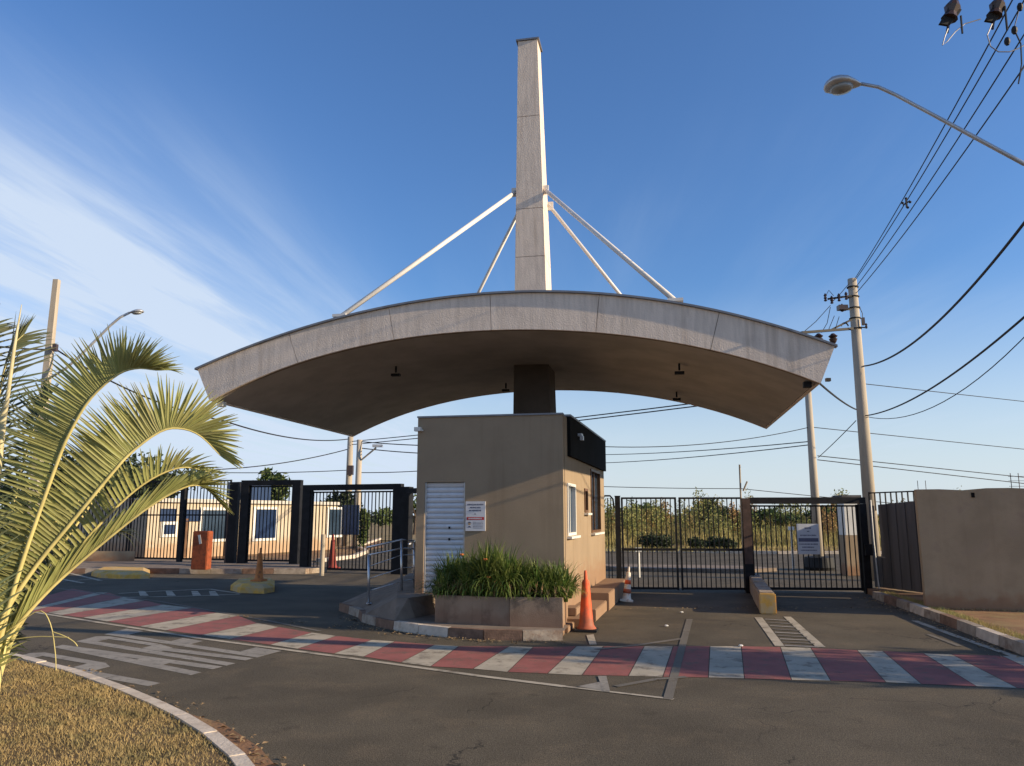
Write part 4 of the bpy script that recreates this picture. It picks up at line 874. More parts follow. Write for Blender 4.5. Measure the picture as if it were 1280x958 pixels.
MB().hexa([bp(-.06, bz-.10, .062), bp(Lb+.06, bz-.10, .062), bp(Lb+.06, bz-.10, .16), bp(-.06, bz-.10, .16)], [bp(-.06, bz+.04, .062), bp(Lb+.06, bz+.04, .062), bp(Lb+.06, bz+.04, .16), bp(-.06, bz+.04, .16)]).build('gutter', M['paleroof'], off)
for px in (221, 227):
    s_ = bs(px, 690)[0]; MB().hexa([bp(s_-.22, .05, .002), bp(s_+.22, .05, .002), bp(s_+.22, .05, .03), bp(s_-.22, .05, .03)], [bp(s_-.22, 1.65, .002), bp(s_+.22, 1.65, .002), bp(s_+.22, 1.65, .03), bp(s_-.22, 1.65, .03)]).build('door', M['darkpanel' if px == 221 else 'bronze'], off) if px == 227 else None
a_, z5 = bs(308, 607); b_, z6 = bs(340, 626)
MB().hexa([bp(a_, bz+.07, -.1), bp(b_, bz+.07, -.1), bp(b_, bz+.07, -1.2), bp(a_, bz+.07, -1.2)], [bp(a_, bz+.9, -.1), bp(b_, bz+.9, -.1), bp(b_, bz+.9, -1.2), bp(a_, bz+.9, -1.2)]).build('water_tank', M['blueglass'], off, label='dark blue box on the roof')
a_, _ = bs(430, 650)
nb = Y(438, 652, 40); r_ = MB().box(Y(438, 650, 38.5), (.9, .06, 1.45), U, V).build('blue_panel', M['blueglass'], None, label='dark blue board in front of the twin poles behind the wide gate', cat='board')
# pale box building behind exit gate
k0_ = Y(1064, 700, 24); kr = empty('kiosk', Vector((k0_.x, 24, 0)), 'small pale kiosk panel behind the right post of the exit gate', 'kiosk')
MB().box(Vector((k0_.x+.0, 24, 1.75)), (.42, .5, 1.1)).build('upper_panel', M['frame'], kr); MB().box(Vector((k0_.x+.0, 24, .6)), (.5, .55, 1.19)).build('lower_panel', M['wallgrey'], kr); MB().box(Vector((k0_.x, 24, 2.36)), (.6, .7, .08)).build('roof', M['darkpanel'], kr)
mp_ = Y(1142, 690, 27)
# small white marker posts on the verge
for px, pt, pb3, lab in ((992, 663, 712, 'thin white marker post on the verge behind the notice board'), (799, 690, 722, 'short white marker post behind the left gate leaf')):
    p = G(px, pb3); zz5 = Y(px, pt, p.y).z; r_ = empty('marker_post', p, lab, 'post'); MB().tube([p, p+ZV*zz5], .035, 10).build('shaft', M['frame'], r_); MB().box(p+ZV*(zz5+.06), (.18, .1, .12)).build('head', M['frame'], r_)
# ------------------------------------------------------------------ poles
def upole(D_, px_top, py_top, px_b, py_b, r0, r1, label, sq=False, mname='pole'):
    p = Y(px_top, py_top, D_); q = Y(px_b, py_b, D_); ztop = p.z; x = (p.x+q.x)/2
    r_ = empty('utility_pole', (x, D_, 0), label, 'utility pole')
    MB().tube([(x, D_, -.1), (x, D_, ztop)], [r0, r1], 4 if sq else 16, sq=sq).build('shaft', M[mname], r_, smooth=not sq)
    return r_, Vector((x, D_, ztop))
P1, p1 = upole(22, 1063.5, 349, 1083, 560, .19, .125, 'tall concrete pole with crossarms and fuses right of the canopy')
def ins(parent, p, h_=.22, r=.05, name='insulator', tilt=None):
    MB().lathe(p, [(r*.35, 0), (r, .02), (r*.5, h_*.3), (r, h_*.4), (r*.5, h_*.62), (r, h_*.72), (r*.3, h_)], 10).build(name, M['ceramic'], parent)
def arm(parent, p, q, w_=.07): return beam(parent, p, q, w_, w_, 'crossarm', 'blacksteel')
a_ = Y(1066, 411, 21.8); b_ = Y(1002, 416, 21.2); arm(P1, a_, b_); arm(P1, Y(1064, 400, 21.8), Y(1040, 412, 21.6), .05)
for px, s_ in ((1023, 1), (1041, 1)):
    c = Y(px, 418, 21.5); MB().lathe(c-ZV*.22, [(.05, -.06), (.09, 0), (.12, .08), (.07, .1), (.13, .16), (.08, .2), (.04, .24)], 10).build('fuse_switch', M['ceramic'], P1)
c = Y(1056, 408, 21.7); mb = MB()
for i in range(9): t0, t1 = math.pi*i/9, math.pi*(i+1)/9; mb.tube([c+Vector((.1*math.cos(t0), 0, .1*math.sin(t0))), c+Vector((.1*math.cos(t1), 0, .1*math.sin(t1)))], .02, 6)
mb.build('bracket', M['blacksteel'], P1)
arm(P1, Y(1064, 370, 21.85), Y(1035, 374, 21.7), .05)
for px, py in ((1032, 371), (1040, 374), (1049, 371), (1058, 369), (1053, 384)): ins(P1, Y(px, py+6, 21.7), .24, .05)
MB().box(Y(1053, 385, 21.7), (.26, .2, .14)).build('fuse_box', M['ceramic'], P1); arm(P1, Y(1050, 388, 21.7), Y(1063, 387, 21.8), .04)
mb = MB()
for pts in (((1031, 372), (1036, 363), (1042, 370)), ((1038, 382), (1020, 402), (1006, 414)), ((1038, 384), (1034, 404), (1027, 416)), ((1049, 396), (1044, 412)), ((1062, 354), (1050, 368), (1040, 378)), ((1074, 383), (1078, 392), (1078, 405)), ((1043, 395), (1036, 412))):
    mb.tube([Y(x, y, 21.6) for x, y in pts], .010, 5)
mb.build('jumper_wires', M['cable'], P1)
MB().box(Y(1079, 402, 21.8), (.06, .1, .22)).build('arrester', M['ceramic'], P1); ins(P1, Y(1083, 411, 21.6), .16, .04); MB().tube([Y(1074, 409, 21.9), Y(1083, 410, 21.6)], .02, 6).build('crossarm', M['blacksteel'], P1)
for py in (360, 372, 386, 399, 412):
    c = Y(1065+(py-360)*.09, py, 22); c.x = p1.x; MB().lathe(Vector((p1.x, 22, c.z)), [(.165, 0), (.165, .03)], 16).build('pole_band', M['blacksteel'], P1)
P2, p2 = upole(26.2, 1008, 462, 1020, 640, .155, .10, 'thinner concrete pole behind the exit gate, its top hidden by the canopy')
MB().lathe(Vector((p2.x, 26.2, .0)), [(.45, 0), (.5, .1), (.45, .42), (.25, .45)], 18).build('tyre', M['rubber'], None, label='dark tyre planter around the foot of the thinner pole', cat='tyre')
PT1, pt1 = upole(46, 435.5, 546, 439, 600, .22, .17, 'left of the twin distant poles behind the wide portal')
PT2, pt2 = upole(43, 448.5, 550, 449, 600, .20, .15, 'right of the twin distant poles behind the wide portal', mname='pole')
MB().box(Y(438, 588, 45.7), (.35, .3, .55)).build('meter_box', M['ceramic'], PT1)
MB().tube([Y(452, 575, 42.9), Y(470, 560, 42.5)], .05, 8).build('lamp_arm', M['pole'], PT2)
MB().box(Y(472, 557.5, 42.4), (.55, .25, .14)).build('lamp_head', M['lamp'], PT2)
L1, l1 = upole(27, 70.5, 350, 56, 500, .21, .13, 'square concrete pole with street lamp rising behind the palm', sq=True)
ap = [Vector((l1.x, 26.8, Y(70, 478, 26.8).z))]+[Y(x, y, 26.6) for x, y in ((82, 461), (98, 447), (120, 425), (138, 407), (150, 397), (162, 391))]
MB().tube(ap, .045, 8).build('lamp_arm', M['lamp'], L1, smooth=True)
def lamphead(parent, c, d, L_, w_):
    d = d.normalized(); s_ = d.cross(ZV).normalized(); up = s_.cross(d); mb = MB(); n_ = 10; m_ = 12
    prof = [(-.5, .12), (-.42, .3), (-.25, .6), (0, .95), (.2, 1), (.36, .85), (.46, .5), (.5, .08)]
    i0 = 0
    for t, r in prof:
        for j in range(m_):
            a__ = 2*math.pi*j/m_; zz6 = math.sin(a__)*r*.28*w_; zz6 = zz6 if zz6 > 0 else zz6*.4; mb.v.append(tuple(c+d*t*L_+s_*math.cos(a__)*r*w_/2+up*zz6))
    for k_ in range(len(prof)-1):
        for j in range(m_): q = k_*m_; mb.f.append((q+j, q+(j+1) % m_, q+m_+(j+1) % m_, q+m_+j))
    mb.f.append(tuple(range(m_))); mb.f.append(tuple((len(prof)-1)*m_+j for j in range(m_)))
    mb.build('lamp_head', M['lamp'], parent, smooth=True)
    mb = MB(); ring_ = [(.0, -.10), (.75, -.10), (.62, -.20), (.2, -.25)]
    for r, z_ in ring_:
        for j in range(m_): a__ = 2*math.pi*j/m_; mb.v.append(tuple(c+d*(.06*L_+math.cos(a__)*r*L_*.42)+s_*math.sin(a__)*r*w_*.5+up*z_*w_))
    for k_ in range(3):
        for j in range(m_): q = k_*m_; mb.f.append((q+j, q+(j+1) % m_, q+m_+(j+1) % m_, q+m_+j))
    mb.f.append(tuple(3*m_+j for j in range(m_))); mb.build('lamp_lens', M['lens'], parent, smooth=True)
lamphead(L1, Y(170, 390.5, 26.6), Vector((1, 0, .1)), .55, .34)
MB().box(Y(69, 435, 26.8), (.14, .14, .26)).build('cable_clamp', M['ceramic'], L1)
# near pole outside the frame on the right: its lamp arm and crossarm reach into view
NP = Vector((7.95, 8.6, .1)); NN = empty('utility_pole', NP, 'near concrete pole whose lamp arm and crossarm enter at the upper right', 'utility pole')
MB().tube([NP, NP+ZV*9.3], [.19, .13], 16).build('shaft', M['pole'], NN, smooth=True)
ap = [Vector((7.9, 8.6, 5.6)), Y(1280, 205, 8.9), Y(1215, 170, 9.1), Y(1165, 143, 9.3), Y(1120, 119, 9.45), Y(1098, 109, 9.55), Y(1076, 105, 9.6)]
MB().tube(ap, [.027]*3+[.024]*4, 12).build('lamp_arm', M['lamp'], NN, smooth=True)
lamphead(NN, Y(1054, 107, 9.6), Vector((-1, .0, -.02)), .50, .40)
za = Y(1230, -6, 8.9); MB().box(Vector(((7.95+za.x)/2-.25, 8.75, za.z)), (7.95-za.x+1.3, .09, .11)).build('crossarm', M['blacksteel'], NN)
def cutout(px, py, s_=1., lean=-.35):
    c = Y(px, py, 8.85); mb = MB(); d = Vector((lean, 0, -1)).normalized(); r = Vector((1, 0, lean)).normalized()
    mb.tube([c+d*-.12*s_, c+d*-.02*s_, c+d*.06*s_, c+d*.14*s_], [.05*s_, .10*s_, .07*s_, .10*s_], 10)
    o = mb.build('fuse_cutout', M['ceramic'], NN)
    MB().hexa([c-r*.11*s_+d*.26*s_-V*.02, c+r*.02*s_+d*.24*s_-V*.02, c+r*.02*s_+d*.24*s_+V*.02, c-r*.11*s_+d*.26*s_+V*.02], [c-r*.05-V*.05, c+r*.11*s_-V*.05, c+r*.11*s_+V*.05, c-r*.05+V*.05]).build('hood', M['rubber'], o)
    MB().tube([c+d*.14*s_, c+d*.34*s_+r*.02], .018*s_, 6).build('fuse_tube', M['ceramic'], o)
cutout(1190, 12, 1.0); cutout(1246, 9, .95)
mb = MB()
for pts in (((1185, 36), (1181, 46), (1178, 57), (1184, 52), (1194, 40), (1206, 30), (1226, 24)), ((1240, 30), (1234, 44), (1238, 58), (1248, 65), (1262, 65), (1275, 60), (1290, 50))): mb.tube([Y(x, y, 8.8) for x, y in pts], .007, 6)
mb.build('jumper_wires', M['alu'], NN)
mb = MB()
for pts, r in ((((1256, 8), (1259, 38)), .014), (((1201, 20), (1203, 42)), .013), (((1268, 38), (1276, 55), (1277, 80), (1273, 105), (1276, 90), (1284, 75)), .009), (((1275, 8), (1268, 34)), .006)): mb.tube([Y(x, y, 8.8) for x, y in pts], r, 6)
for px, py in ((1275, 9), (1268, 38), (1259, 52)): mb.lathe(Y(px, py, 8.8)-ZV*.05, [(.02, 0), (.035, .03), (.035, .07), (.02, .1)], 8)
mb.build('clamps', M['cable'], NN, kind='stuff')
# ------------------------------------------------------------------ wires
def wire(p, q, sag, r, label, m='cable', n_=18, tail=None):
    pts = []
    for i in range(n_+1):
        t = i/n_; c = p.lerp(q, t); c.z -= sag*4*t*(1-t); pts.append(c)
    if tail is not None: pts.append(Vector(tail))
    return MB().tube(pts, r, 6).build('power_cable', M[m], None, label=label, cat='cable')
top1 = p1+ZV*-.02
wire(Y(1067, 351, 22), Y(1272, -12, 8.9), .12, .011, 'leftmost thin wire from the tall pole top to the upper right corner', tail=(6.6, 8.75, za.z))
wire(Y(1068, 352, 22), Y(1284, -6, 8.9), .12, .011, 'second thin wire from the tall pole top to the upper right corner', tail=(6.9, 8.75, za.z))
wire(Y(1069, 360, 22), Y(1296, 18, 8.9), .12, .011, 'third thin wire from the tall pole to the upper right corner', tail=(7.85, 8.62, 8.0))
wire(Y(1070, 367, 22), Y(1300, 55, 8.9), .12, .011, 'lowest of the four thin wires from the tall pole to the upper right corner', tail=(7.85, 8.62, 7.7))
sp = Y(1133, 254, 15.2); spc = empty('cable_spacer', sp, 'small spacer clamped on the four high wires', 'spacer')
MB().box(sp, (.16, .03, .03), (U+ZV*.6).normalized(), V).box(sp, (.03, .03, .2)).build('spacer_frame', M['cable'], spc)
for dx, dz in ((-.08, .0), (.08, .02), (0, .1), (.02, -.1)): MB().lathe(sp+Vector((dx, 0, dz-.02)), [(.02, 0), (.03, .02), (.02, .04)], 8).build('clamp', M['cable'], spc)
wire(Y(1079, 458, 22), Y(1335, 205, 8.7), .55, .022, 'thick twisted cable sagging from the tall pole to the right edge, upper one', n_=30, tail=(7.8, 8.62, Y(1335, 205, 8.7).z+.25))
wire(Y(1081, 520, 22), Y(1345, 338, 8.7), .35, .017, 'thick cable rising from the tall pole to the right edge, lower one', n_=30, tail=(7.8, 8.62, Y(1345, 338, 8.7).z+.25))
wire(Y(1083, 521, 22), Y(1340, 355, 12), .75, .010, 'thin cable below the two thick ones at the right edge', tail=(7.8, 8.62, 5.2))
wire(Y(1070, 512, 21.8), Y(1024, 479, 13.2), .05, .020, 'short cable from the canopy corner to the tall pole')
MB().box(Y(1035, 475, 14), (.08, .08, .06)).build('cable_joint', M['cable'], None, label='small black cable joint beside the canopy corner', cat='cable joint')
wire(Y(1013, 534, 26.2), Y(740, 558, 24), .25, .014, 'cable from the thinner pole to the guard house side')
wire(Y(1013, 552, 26.2), Y(600, 560, 60), .5, .018, 'faint upper cable between thinner pole and guard house')
wire(Y(1014, 556, 26.2), Y(600, 574, 60), .5, .018, 'faint lower cable between thinner pole and guard house')
wire(Y(1013, 534, 26.2), Y(1900, 620, 50), .1, .014, 'cable running right from the thinner pole behind the tall pole')
wire(Y(1023, 572, 26.2), Y(1070, 526, 22), .02, .012, 'diagonal cable between the two right poles')
wire(Y(1022, 570, 26.2), Y(1900, 660, 45), .02, .016, 'upper of two low cables above the grey wall')
wire(Y(1022, 575, 26.2), Y(1900, 672, 42), .05, .016, 'lower of two low cables above the grey wall')
wire(Y(1080, 480, 22), Y(1900, 565, 60), .1, .012, 'faint high cable right of the tall pole')
wire(Y(740, 608, 60), Y(926, 611, 62), .05, .03, 'long low cable above the entrance gate'); wire(Y(926, 611, 62), Y(1150, 632, 66), .05, .03, 'low cable above the exit gate')
wire(Y(70, 437, 26.9), Y(-60, 424, 24), .1, .03, 'cable from the square pole to the left edge')
wire(Y(70, 437, 26.9), Y(279, 526, 30), .35, .03, 'cable from the square pole down across the palm fronds')
wire(Y(279, 526, 30), Y(436, 549, 45), .35, .03, 'cable from above the palm tips to the twin poles')
wire(Y(250, 588, 40), Y(434, 562, 46), .25, .03, 'cable rising from behind the palm to the twin poles')
wire(Y(230, 590, 44), Y(434, 588, 46), .1, .025, 'nearly level cable above the narrow portal')
wire(Y(448, 560, 43), Y(640, 566, 43), .2, .03, 'cable from the twin poles to the guard house, upper'); wire(Y(448, 591, 43), Y(640, 575, 43), .2, .025, 'cable from the twin poles to the guard house, lower')
wire(Y(448, 552, 43), Y(640, 556, 40), .15, .03, 'topmost cable from the twin poles to the guard house')
wire(Y(440, 552, 45.8), Y(1011, 486, 26.2), .1, .025, 'high cable glimpsed under the canopy, upper', n_=8); wire(Y(440, 556, 45.8), Y(1011, 490, 26.2), .1, .025, 'high cable glimpsed under the canopy, lower', n_=8)
# ------------------------------------------------------------------ vegetation beyond
def leafcloud(blobs, n_, size, mesh=True):
    tot = sum(b[3]*b[4]*b[5] for b in blobs); vs = []
    for (x, y, z, rx, ry, rz) in blobs:
        m_ = max(40, int(n_*rx*ry*rz/tot)); d = rng.normal(size=(m_, 3)); d /= np.linalg.norm(d, axis=1)[:, None]; rr = rng.uniform(.45, 1.05, m_)[:, None]
        c = d*rr*np.array([rx, ry, rz])+np.array([x, y, z]); vs.append(c)
    c = np.concatenate(vs); n__ = len(c); a = rng.normal(size=(n__, 3)); a /= np.linalg.norm(a, axis=1)[:, None]; b = np.cross(a, rng.normal(size=(n__, 3))); b /= np.linalg.norm(b, axis=1)[:, None]
    s_ = (rng.uniform(.6, 1.4, n__)*size)[:, None]
    v = np.stack([c-a*s_, c-b*s_*.4, c+a*s_, c+b*s_*.4], 1).reshape(-1, 3); return v, np.arange(4*n__).reshape(-1, 4)
def tree(name, x, y, ht, rc, label, m='leafmid', n_=2600, size=.16, trunk=.14, cat='tree', group=None, low=.35):
    r_ = empty(name, (x, y, 0), label, cat, group); mb = MB(); tops = []
    mb.tube([(x, y, -.1), (x+.05, y, ht*.3), (x+.1, y, ht*.55)], [trunk, trunk*.75, trunk*.5], 8)
    nl = 6
    for i in range(nl):
        a = 2*math.pi*i/nl+random.random(); q = Vector((x+math.cos(a)*rc*.6, y+math.sin(a)*rc*.6, ht*random.uniform(.55, .8))); s_ = Vector((x+.06, y, ht*random.uniform(.25, .45)))
        mb.tube([s_, s_.lerp(q, .5)+ZV*.1, q], [trunk*.4, trunk*.28, trunk*.1], 5); tops.append(q)
    mb.build('trunk', M['bark'], r_)
    bl = [(q.x, q.y, q.z, rc*random.uniform(.35, .5), rc*random.uniform(.35, .5), ht*random.uniform(.12, .2)) for q in tops]
    bl += [(x+random.uniform(-.3, .3)*rc, y+random.uniform(-.3, .3)*rc, ht*random.uniform(.6, .88), rc*.45, rc*.45, ht*.14) for _ in range(4)]
    if low < .3: bl += [(x+random.uniform(-.5, .5)*rc, y+random.uniform(-.5, .5)*rc, ht*random.uniform(.2, .4), rc*.5, rc*.5, ht*.2) for _ in range(5)]
    v, f = leafcloud(bl, n_, size); npmesh('crown', v, f, M[m], r_); return r_
tree('tree', Y(95, 600, 38).x, 38, Y(95, 562, 38).z, 3.4, 'dark dense tree behind the palm and left fence', 'leafdark', 5200, .2, .25, low=.2)
tree('tree', Y(175, 600, 44).x, 44, Y(170, 568, 44).z, 4.0, 'dark tree right of the other one, partly behind the palm tips', 'leafdark', 5200, .2, .25, low=.2)
tree('tree', Y(336, 600, 46).x, 46, Y(336, 586, 46).z, 1.3, 'small green treetop above the narrow portal', 'leafmid', 1500, .2)
tree('tree', Y(424, 640, 45).x, 45, Y(424, 612, 45).z, 1.4, 'rounded tree behind the office corner and twin poles', 'leafdark', 1800, .16)
tree('shrub', Y(455, 640, 42).x, 42, Y(456, 632, 42).z, .38, 'narrow green shrub beside the dark blue board', 'leafmid', 900, .12, .06, 'shrub', low=.2)
tree('tree', Y(519, 640, 70).x, 70, Y(519, 612, 70).z, 1.8, 'thin tree seen between wide portal and guard house', 'leafmid', 420, .2, .2)
tree('tree', Y(476, 640, 120).x, 120, 3.0, 3.2, 'distant low tree on the horizon through the wide gate', 'leafmid', 420, .3, .2, low=.2)
# far tree line
bl = []
for i in range(130):
    x = -140+i*2.6+random.uniform(-1, 1); bl.append((x, 190+random.uniform(-12, 12), random.uniform(.3, .9), 2.6, 2.5, random.uniform(.7, 1.5)))
v, f = leafcloud(bl, 16000, .55); npmesh('far_tree_line', v, f, M['leafdark'], label='low distant tree line along the horizon', cat='trees', kind='stuff')
# scrub bank behind the right gates
def scrub_mass(cnt, x0, x1, y0, y1, h0, h1, r0, r1, n_, size, m, label, name='scrub'):
    bl = []
    for i in range(cnt):
        x = random.uniform(x0, x1); y = random.uniform(y0, y1); hh = random.uniform(h0, h1)*(.9+.02*(y-43)); rr = random.uniform(r0, r1)
        for _ in range(4): bl.append((x+random.gauss(0, rr*.5), y+random.gauss(0, rr*.4), hh*random.uniform(.35, .9), rr*random.uniform(.3, .6), rr*.5, hh*random.uniform(.25, .5)))
    v, f = leafcloud(bl, n_, size); return npmesh(name, v, f, M[m], label=label, cat='scrub', kind='stuff')
scrub_mass(70, 1.5, 34, 44, 62, 1.0, 2.6, .8, 1.9, 34000, .10, 'scrub', 'wild olive green scrub massed behind the right gates')
scrub_mass(22, 2, 34, 46, 60, .8, 2.3, .6, 1.3, 12000, .10, 'scrubdark', 'dark green bushes scattered through the scrub behind the right gates', 'dark_scrub')
scrub_mass(20, 4, 34, 45, 58, .7, 2.4, .5, 1.1, 10000, .085, 'scrubdry', 'dry orange brown seed heads in the scrub behind the right gates', 'dry_scrub')
n = 24000; x = rng.uniform(1, 34, n); y = rng.uniform(42.0, 55, n); hz = np.sin(x*1.3)+np.sin(y*.9+x*.4)+np.sin(x*3.1+2)+rng.normal(0, .5, n); keep = hz > -.6; x, y, hz = x[keep], y[keep], hz[keep]
v, f = blades(x, y, np.full(len(x), .05), rng.uniform(.35, .9, len(x))*(1+.085*(y-42))*(1+.22*np.clip(hz, -1, 2.5)), rng.uniform(.025, .06, len(x)), .7)
npmesh('tall_grass', v, f, M['tallgrass'], label='tall dry grass in front of the scrub behind the right gates', cat='grass', kind='stuff')
n = 9000; x = rng.uniform(-3, 30, n); y = rng.uniform(37.2, 42, n); v, f = blades(x, y, np.full(n, .09), rng.uniform(.05, .25, n), rng.uniform(.02, .05, n), .9)
npmesh('verge_grass', v, f, M['tallgrass'], label='short dry grass on the far verge behind the gates', cat='grass', kind='stuff')
for px, hh, rc, lab in ((822, .75, 1.1, 'low dark round shrub behind the left gate leaf'), (874, .55, .8, 'middle low dark shrub behind the right gate leaf'), (905, .6, .9, 'low dark shrub just left of the brown post'), (893, .9, .0, '')):
    if rc: 
        x = Y(px, 690, 39.5).x; r_ = empty('shrub', (x, 39.5, .1), lab, 'shrub'); MB().tube([(x, 39.5, .05), (x, 39.5, .4)], .05, 6).build('stem', M['bark'], r_)
        v, f = leafcloud([(x+random.uniform(-.5, .5)*rc, 39.5+random.uniform(-.3, .3), .1+hh*random.uniform(.3, .65), rc*.5, rc*.45, hh*.5) for _ in range(5)], 1500, .09); npmesh('foliage', v, f, M['leafdark'], r_)
for px, D_, yt, rc, lab, m in ((965, 50, 634, 1.7, 'bushy green tree behind the exit gate', 'leafmid'), (1040, 52, 632, 1.8, 'green bushy tree behind the exit gate sign', 'leafmid'), (885, 58, 622, 1.8, 'dark treetop rising above the scrub behind the right gate leaf', 'leafdark'), (800, 55, 629, 1.7, 'dark green tree at the left of the scrub', 'leafmid')):
    tree('tree', Y(px, 640, D_).x, D_, Y(px, yt, D_).z, rc, lab, m, 3400, .15, .15, low=.2)
# tree standing outside the frame on the right whose shade falls on the crossing
tree('tree', 15.6, 6.75, 5.0, 1.5, 'leafy street tree outside the right edge of the photograph', 'leafmid', 2300, .12, .12)
# ------------------------------------------------------------------ palm
PB = Vector((-4.95, 6.6, .1))
palm = empty('palm_tree', PB, 'young feathery palm with arching yellow-green fronds on the lawn at left', 'palm')
MB().tube([PB, PB+Vector((.02, 0, .35)), PB+Vector((.05, 0, .8)), PB+Vector((.1, .05, 1.15))], [.22, .17, .15, .10], 14).build('trunk', M['trunk'], palm)
for i in range(9):                                      # old leaf bases
    a = i*2.4; z_ = .1+i*.1; p = PB+Vector((math.cos(a)*.15, math.sin(a)*.15, z_)); q = p+Vector((math.cos(a)*.16, math.sin(a)*.16, .22+.02*i))
    MB().tube([p, q], [.05, .025], 6).build('leaf_base', M['trunk'], palm)
def catmull(P, n_):
    P = [P[0]*2-P[1]]+P+[P[-1]*2-P[-2]]; out_ = []
    seg = len(P)-3
    for i in range(n_+1):
        t = i/n_*seg; k_ = min(int(t), seg-1); u_ = t-k_; a, b, c, d = P[k_:k_+4]
        out_.append(.5*((2*b)+(c-a)*u_+(2*a-5*b+4*c-d)*u_*u_+(3*b-a-3*c+d)*u_**3))
    return out_
leaf_count = [0]
def frond(pix, D0, D1, nleaf, Lmax, up, side, fwd, m='palmleaf', start=.12, individual=False, r0=.022, droop=.25, wd=.026, upv=None, rows=(1, -1), jit=.10):
    npx = len(pix); P = [Y(x, y, D0+(D1-D0)*i/(npx-1)) for i, (x, y) in enumerate(pix)]
    C = catmull(P, 60); fr = MB().tube(C[::2], [r0*(1-.8*i/30) for i in range(31)], 8).build('palm_frond', M['rachis'], palm, smooth=True)
    allv, allf = [], []
    for i in range(nleaf):
        for sgn in rows:
            t = start+(1-start)*(i+random.uniform(-.2, .2))/nleaf; t = min(max(t, 0), .999); k_ = int(t*60); p = C[k_].lerp(C[k_+1], t*60-k_); d = (C[min(k_+1, 60)]-C[max(k_-1, 0)]).normalized()
            upn = (upv or ZV); upn = (upn-d*upn.dot(d)).normalized(); sd_ = d.cross(upn)
            if random.random() < .03: continue
            tip = max(0, (t-.6)/.4); env = min(1, .35+t*2.2)*(1-tip**1.5*.55); L_ = Lmax*env*random.uniform(.84, 1.08)
            dr = (upn*up*(1-.35*tip)+sd_*(side+.25*tip)*sgn+d*(fwd+1.5*tip**1.6)-ZV*.25*tip).normalized()+Vector((random.gauss(0, jit), random.gauss(0, jit), random.gauss(0, jit)))*.6; dr.normalize()
            wv = d-dr*d.dot(dr); wv.normalize(); nv = dr.cross(wv); ns_ = 5; vv = []
            dd = random.uniform(.4, 1.6)*droop+(random.uniform(.15, .4) if random.random() < .05 else 0)
            for s_ in range(ns_+1):
                q = s_/ns_; c = p+dr*L_*q; c.z -= dd*L_*q**2.6; ww = wd*(1-q**2.0)*(.55+.45*min(1, q*5))/2+.0012
                fold = nv*ww*.5; vv += [c-wv*ww, c+fold, c+wv*ww]
            ff = []
            for s_ in range(ns_): b = s_*3; ff += [(b, b+1, b+4, b+3), (b+1, b+2, b+5, b+4)]
            if individual and leaf_count[0] < 300 and i % 2 == 0:
                leaf_count[0] += 1; mb = MB(); mb.v = [tuple(x_) for x_ in vv]; mb.f = ff
                me = bpy.data.meshes.new('leaflet'); o0 = parent_off(fr); me.from_pydata([tuple(Vector(x_)-o0) for x_ in vv], [], ff); me.materials.append(M[m]); o = bpy.data.objects.new('leaflet', me); col.objects.link(o); o.parent = fr
            else:
                b = len(allv); allv += [tuple(x_) for x_ in vv]; allf += [tuple(b+j for j in f_) for f_ in ff]
    if allv: npmesh('leaflets', np.array(allv), np.array(allf), M[m], fr, kind='stuff')
    return fr
# front fronds (pixels along each midrib)
frond([(-6, 880), (4, 815), (10, 797), (48, 752), (92, 710), (175, 642), (225, 612), (252, 608), (275, 627)], 6.6, 7.3, 120, .42, .30, .08, 1.0, individual=False, start=.10, droop=.03, jit=.05, wd=.028)
frond([(-12, 850), (0, 780), (42, 712), (88, 655), (140, 592), (165, 565), (200, 540), (225, 536), (250, 545), (276, 570)], 6.5, 7.0, 128, .55, 1.0, .12, .10, individual=True, start=.08, droop=.03, jit=.06, wd=.027, upv=Vector((-.10, 0, 1)))
frond([(-14, 860), (8, 770), (32, 690), (72, 577), (88, 540), (112, 500), (145, 470), (170, 461), (196, 463)], 6.6, 6.4, 120, .49, .95, .18, .08, individual=True, start=.16, upv=Vector((-.38, 0, .9)), droop=.03, jit=.06, wd=.026)
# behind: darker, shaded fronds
frond([(-8, 870), (20, 790), (75, 715), (130, 650), (180, 605), (225, 585), (262, 590)], 7.1, 7.9, 62, .42, .85, .4, .3, m='palmleaf', droop=.1)
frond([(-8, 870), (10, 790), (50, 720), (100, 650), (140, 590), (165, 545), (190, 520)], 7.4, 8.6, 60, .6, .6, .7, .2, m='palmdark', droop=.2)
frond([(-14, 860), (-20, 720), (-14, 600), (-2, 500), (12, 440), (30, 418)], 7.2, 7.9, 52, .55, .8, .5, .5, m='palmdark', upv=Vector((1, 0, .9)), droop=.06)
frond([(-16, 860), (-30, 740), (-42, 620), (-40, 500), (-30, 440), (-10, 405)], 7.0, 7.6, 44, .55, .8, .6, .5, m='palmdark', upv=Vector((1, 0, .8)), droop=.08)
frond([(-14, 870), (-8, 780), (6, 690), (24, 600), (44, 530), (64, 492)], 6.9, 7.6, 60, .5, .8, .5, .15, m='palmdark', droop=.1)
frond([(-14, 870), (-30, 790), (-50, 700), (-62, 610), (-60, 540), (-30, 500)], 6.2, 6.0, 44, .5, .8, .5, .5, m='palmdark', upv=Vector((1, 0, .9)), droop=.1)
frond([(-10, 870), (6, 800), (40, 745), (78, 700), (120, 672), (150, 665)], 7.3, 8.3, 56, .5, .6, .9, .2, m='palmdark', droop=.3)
frond([(-14, 875), (-40, 820), (-90, 740), (-160, 680), (-230, 660)], 6.6, 6.2, 50, .6, .8, .6, .2, m='palmleaf', droop=.15)
frond([(-14, 875), (-30, 800), (-70, 700), (-130, 600), (-190, 540), (-240, 530)], 6.6, 7.4, 56, .6, .8, .6, .2, m='palmleaf', droop=.15)
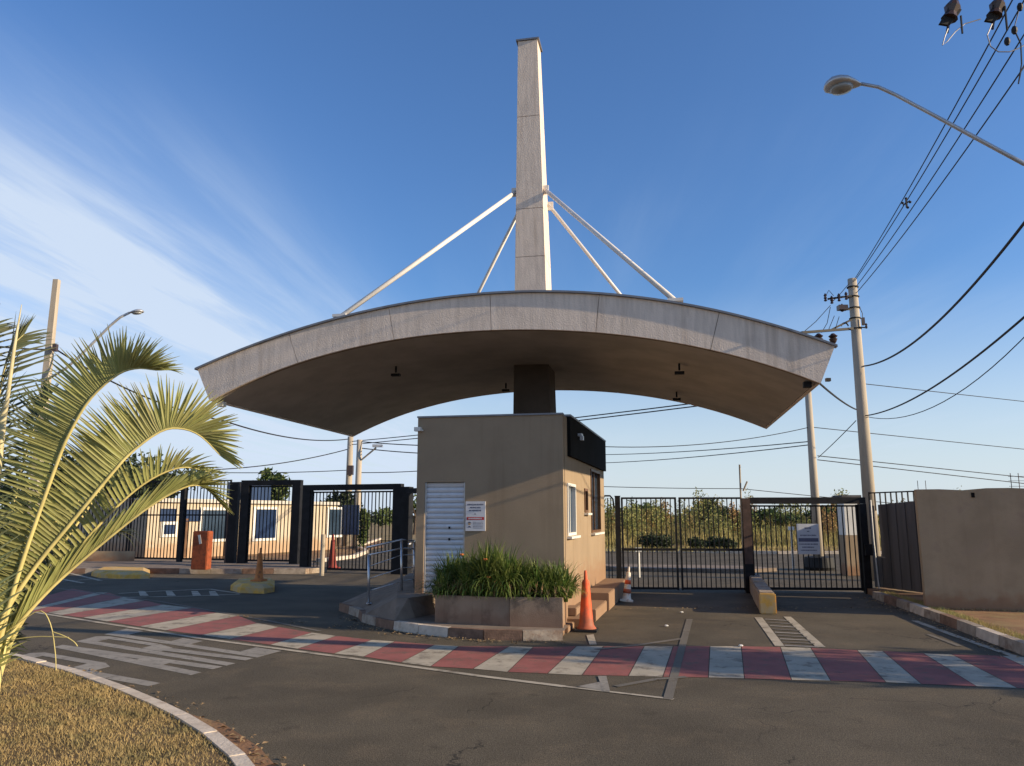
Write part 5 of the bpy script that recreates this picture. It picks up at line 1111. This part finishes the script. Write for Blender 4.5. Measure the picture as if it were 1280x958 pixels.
frond([(-12, 870), (-4, 800), (18, 735), (50, 680), (80, 640), (100, 625)], 6.9, 7.1, 50, .42, .9, .35, .2, m='palmdark', droop=.1)
MB().tube([Y(-12, 700, 6.9), Y(3, 525, 6.9), Y(9, 500, 6.9), Y(17, 440, 6.9), Y(27, 381, 6.9)], [.025, .032, .018, .016, .003], 8).build('spear_leaf', M['spear'], palm, smooth=True)
for i in range(26):                                     # shaggy base leaflets / dead threads
    a = random.uniform(-1, 1); p = PB+Vector((.05+a*.1, -.05, random.uniform(.6, 1.2))); q = p+Vector((random.uniform(.15, .6), random.uniform(-.2, .2), random.uniform(-.35, .25)))
    MB().tube([p, p.lerp(q, .5)+ZV*.1, q], [.006, .005, .002], 4).build('dry_thread', M['dead'], palm)
for pts in (((8, 790), (48, 764), (63, 780), (69, 815), (70, 838)), ((12, 800), (48, 796), (86, 797)), ((66, 790), (80, 795), (92, 802), (97, 808))):
    MB().tube(catmull([Y(x, y, 6.5) for x, y in pts], 14), .004, 5).build('dry_thread', M['rachis'], palm)
# small litter on the road
for (px, py, lab) in ((926, 808, 'small white scrap of litter on the exit lane'), (833, 783, 'small pale stone on the entrance lane'), (852, 766, 'bit of rubble near the entrance gate')):
    c = G(px, py, .01); MB().lathe(c, [(.03, 0), (.035, .01), (.02, .022)], 6).build('litter', M['frame'], None, label=lab, cat='litter')

# grit and dry leaves gathered along kerbs and lanes
pts = []
for path, k_ in ((lc[2:9], 260), (kp[:5], 200), (iw, 220), ([G(300, 770), G(520, 792)], 60), ([G(780, 760), G(1100, 760)], 70)):
    for _ in range(k_):
        i = random.randrange(len(path)-1); p = path[i].lerp(path[i+1], random.random()); d = (path[i+1]-path[i]).normalized(); o = abs(random.gauss(0, .16))+.03
        sg_ = 1 if path is lc[2:9] else -1; nn_ = Vector((-d.y, d.x, 0)); side_ = -1
        if path[0] == lc[2]: side_ = 1
        if path[0] == kp[0]: side_ = -1
        pts.append(p+nn_*o*side_)
vs, fs_ = [], []
for p in pts:
    a = random.uniform(0, 6.28); l = random.uniform(.012, .04); w_ = l*random.uniform(.25, .6); c_, s_ = math.cos(a), math.sin(a); b = len(vs); zt = .016+random.uniform(0, .012)
    vs += [(p.x-c_*l, p.y-s_*l, .013), (p.x+s_*w_, p.y-c_*w_, zt), (p.x+c_*l, p.y+s_*l, .014), (p.x-s_*w_, p.y+c_*w_, zt+.006)]; fs_.append((b, b+1, b+2, b+3))
npmesh('leaf_debris', np.array(vs), np.array(fs_), M['dead'], label='dry leaves and grit gathered along the kerbs and lanes', cat='leaves', kind='stuff')
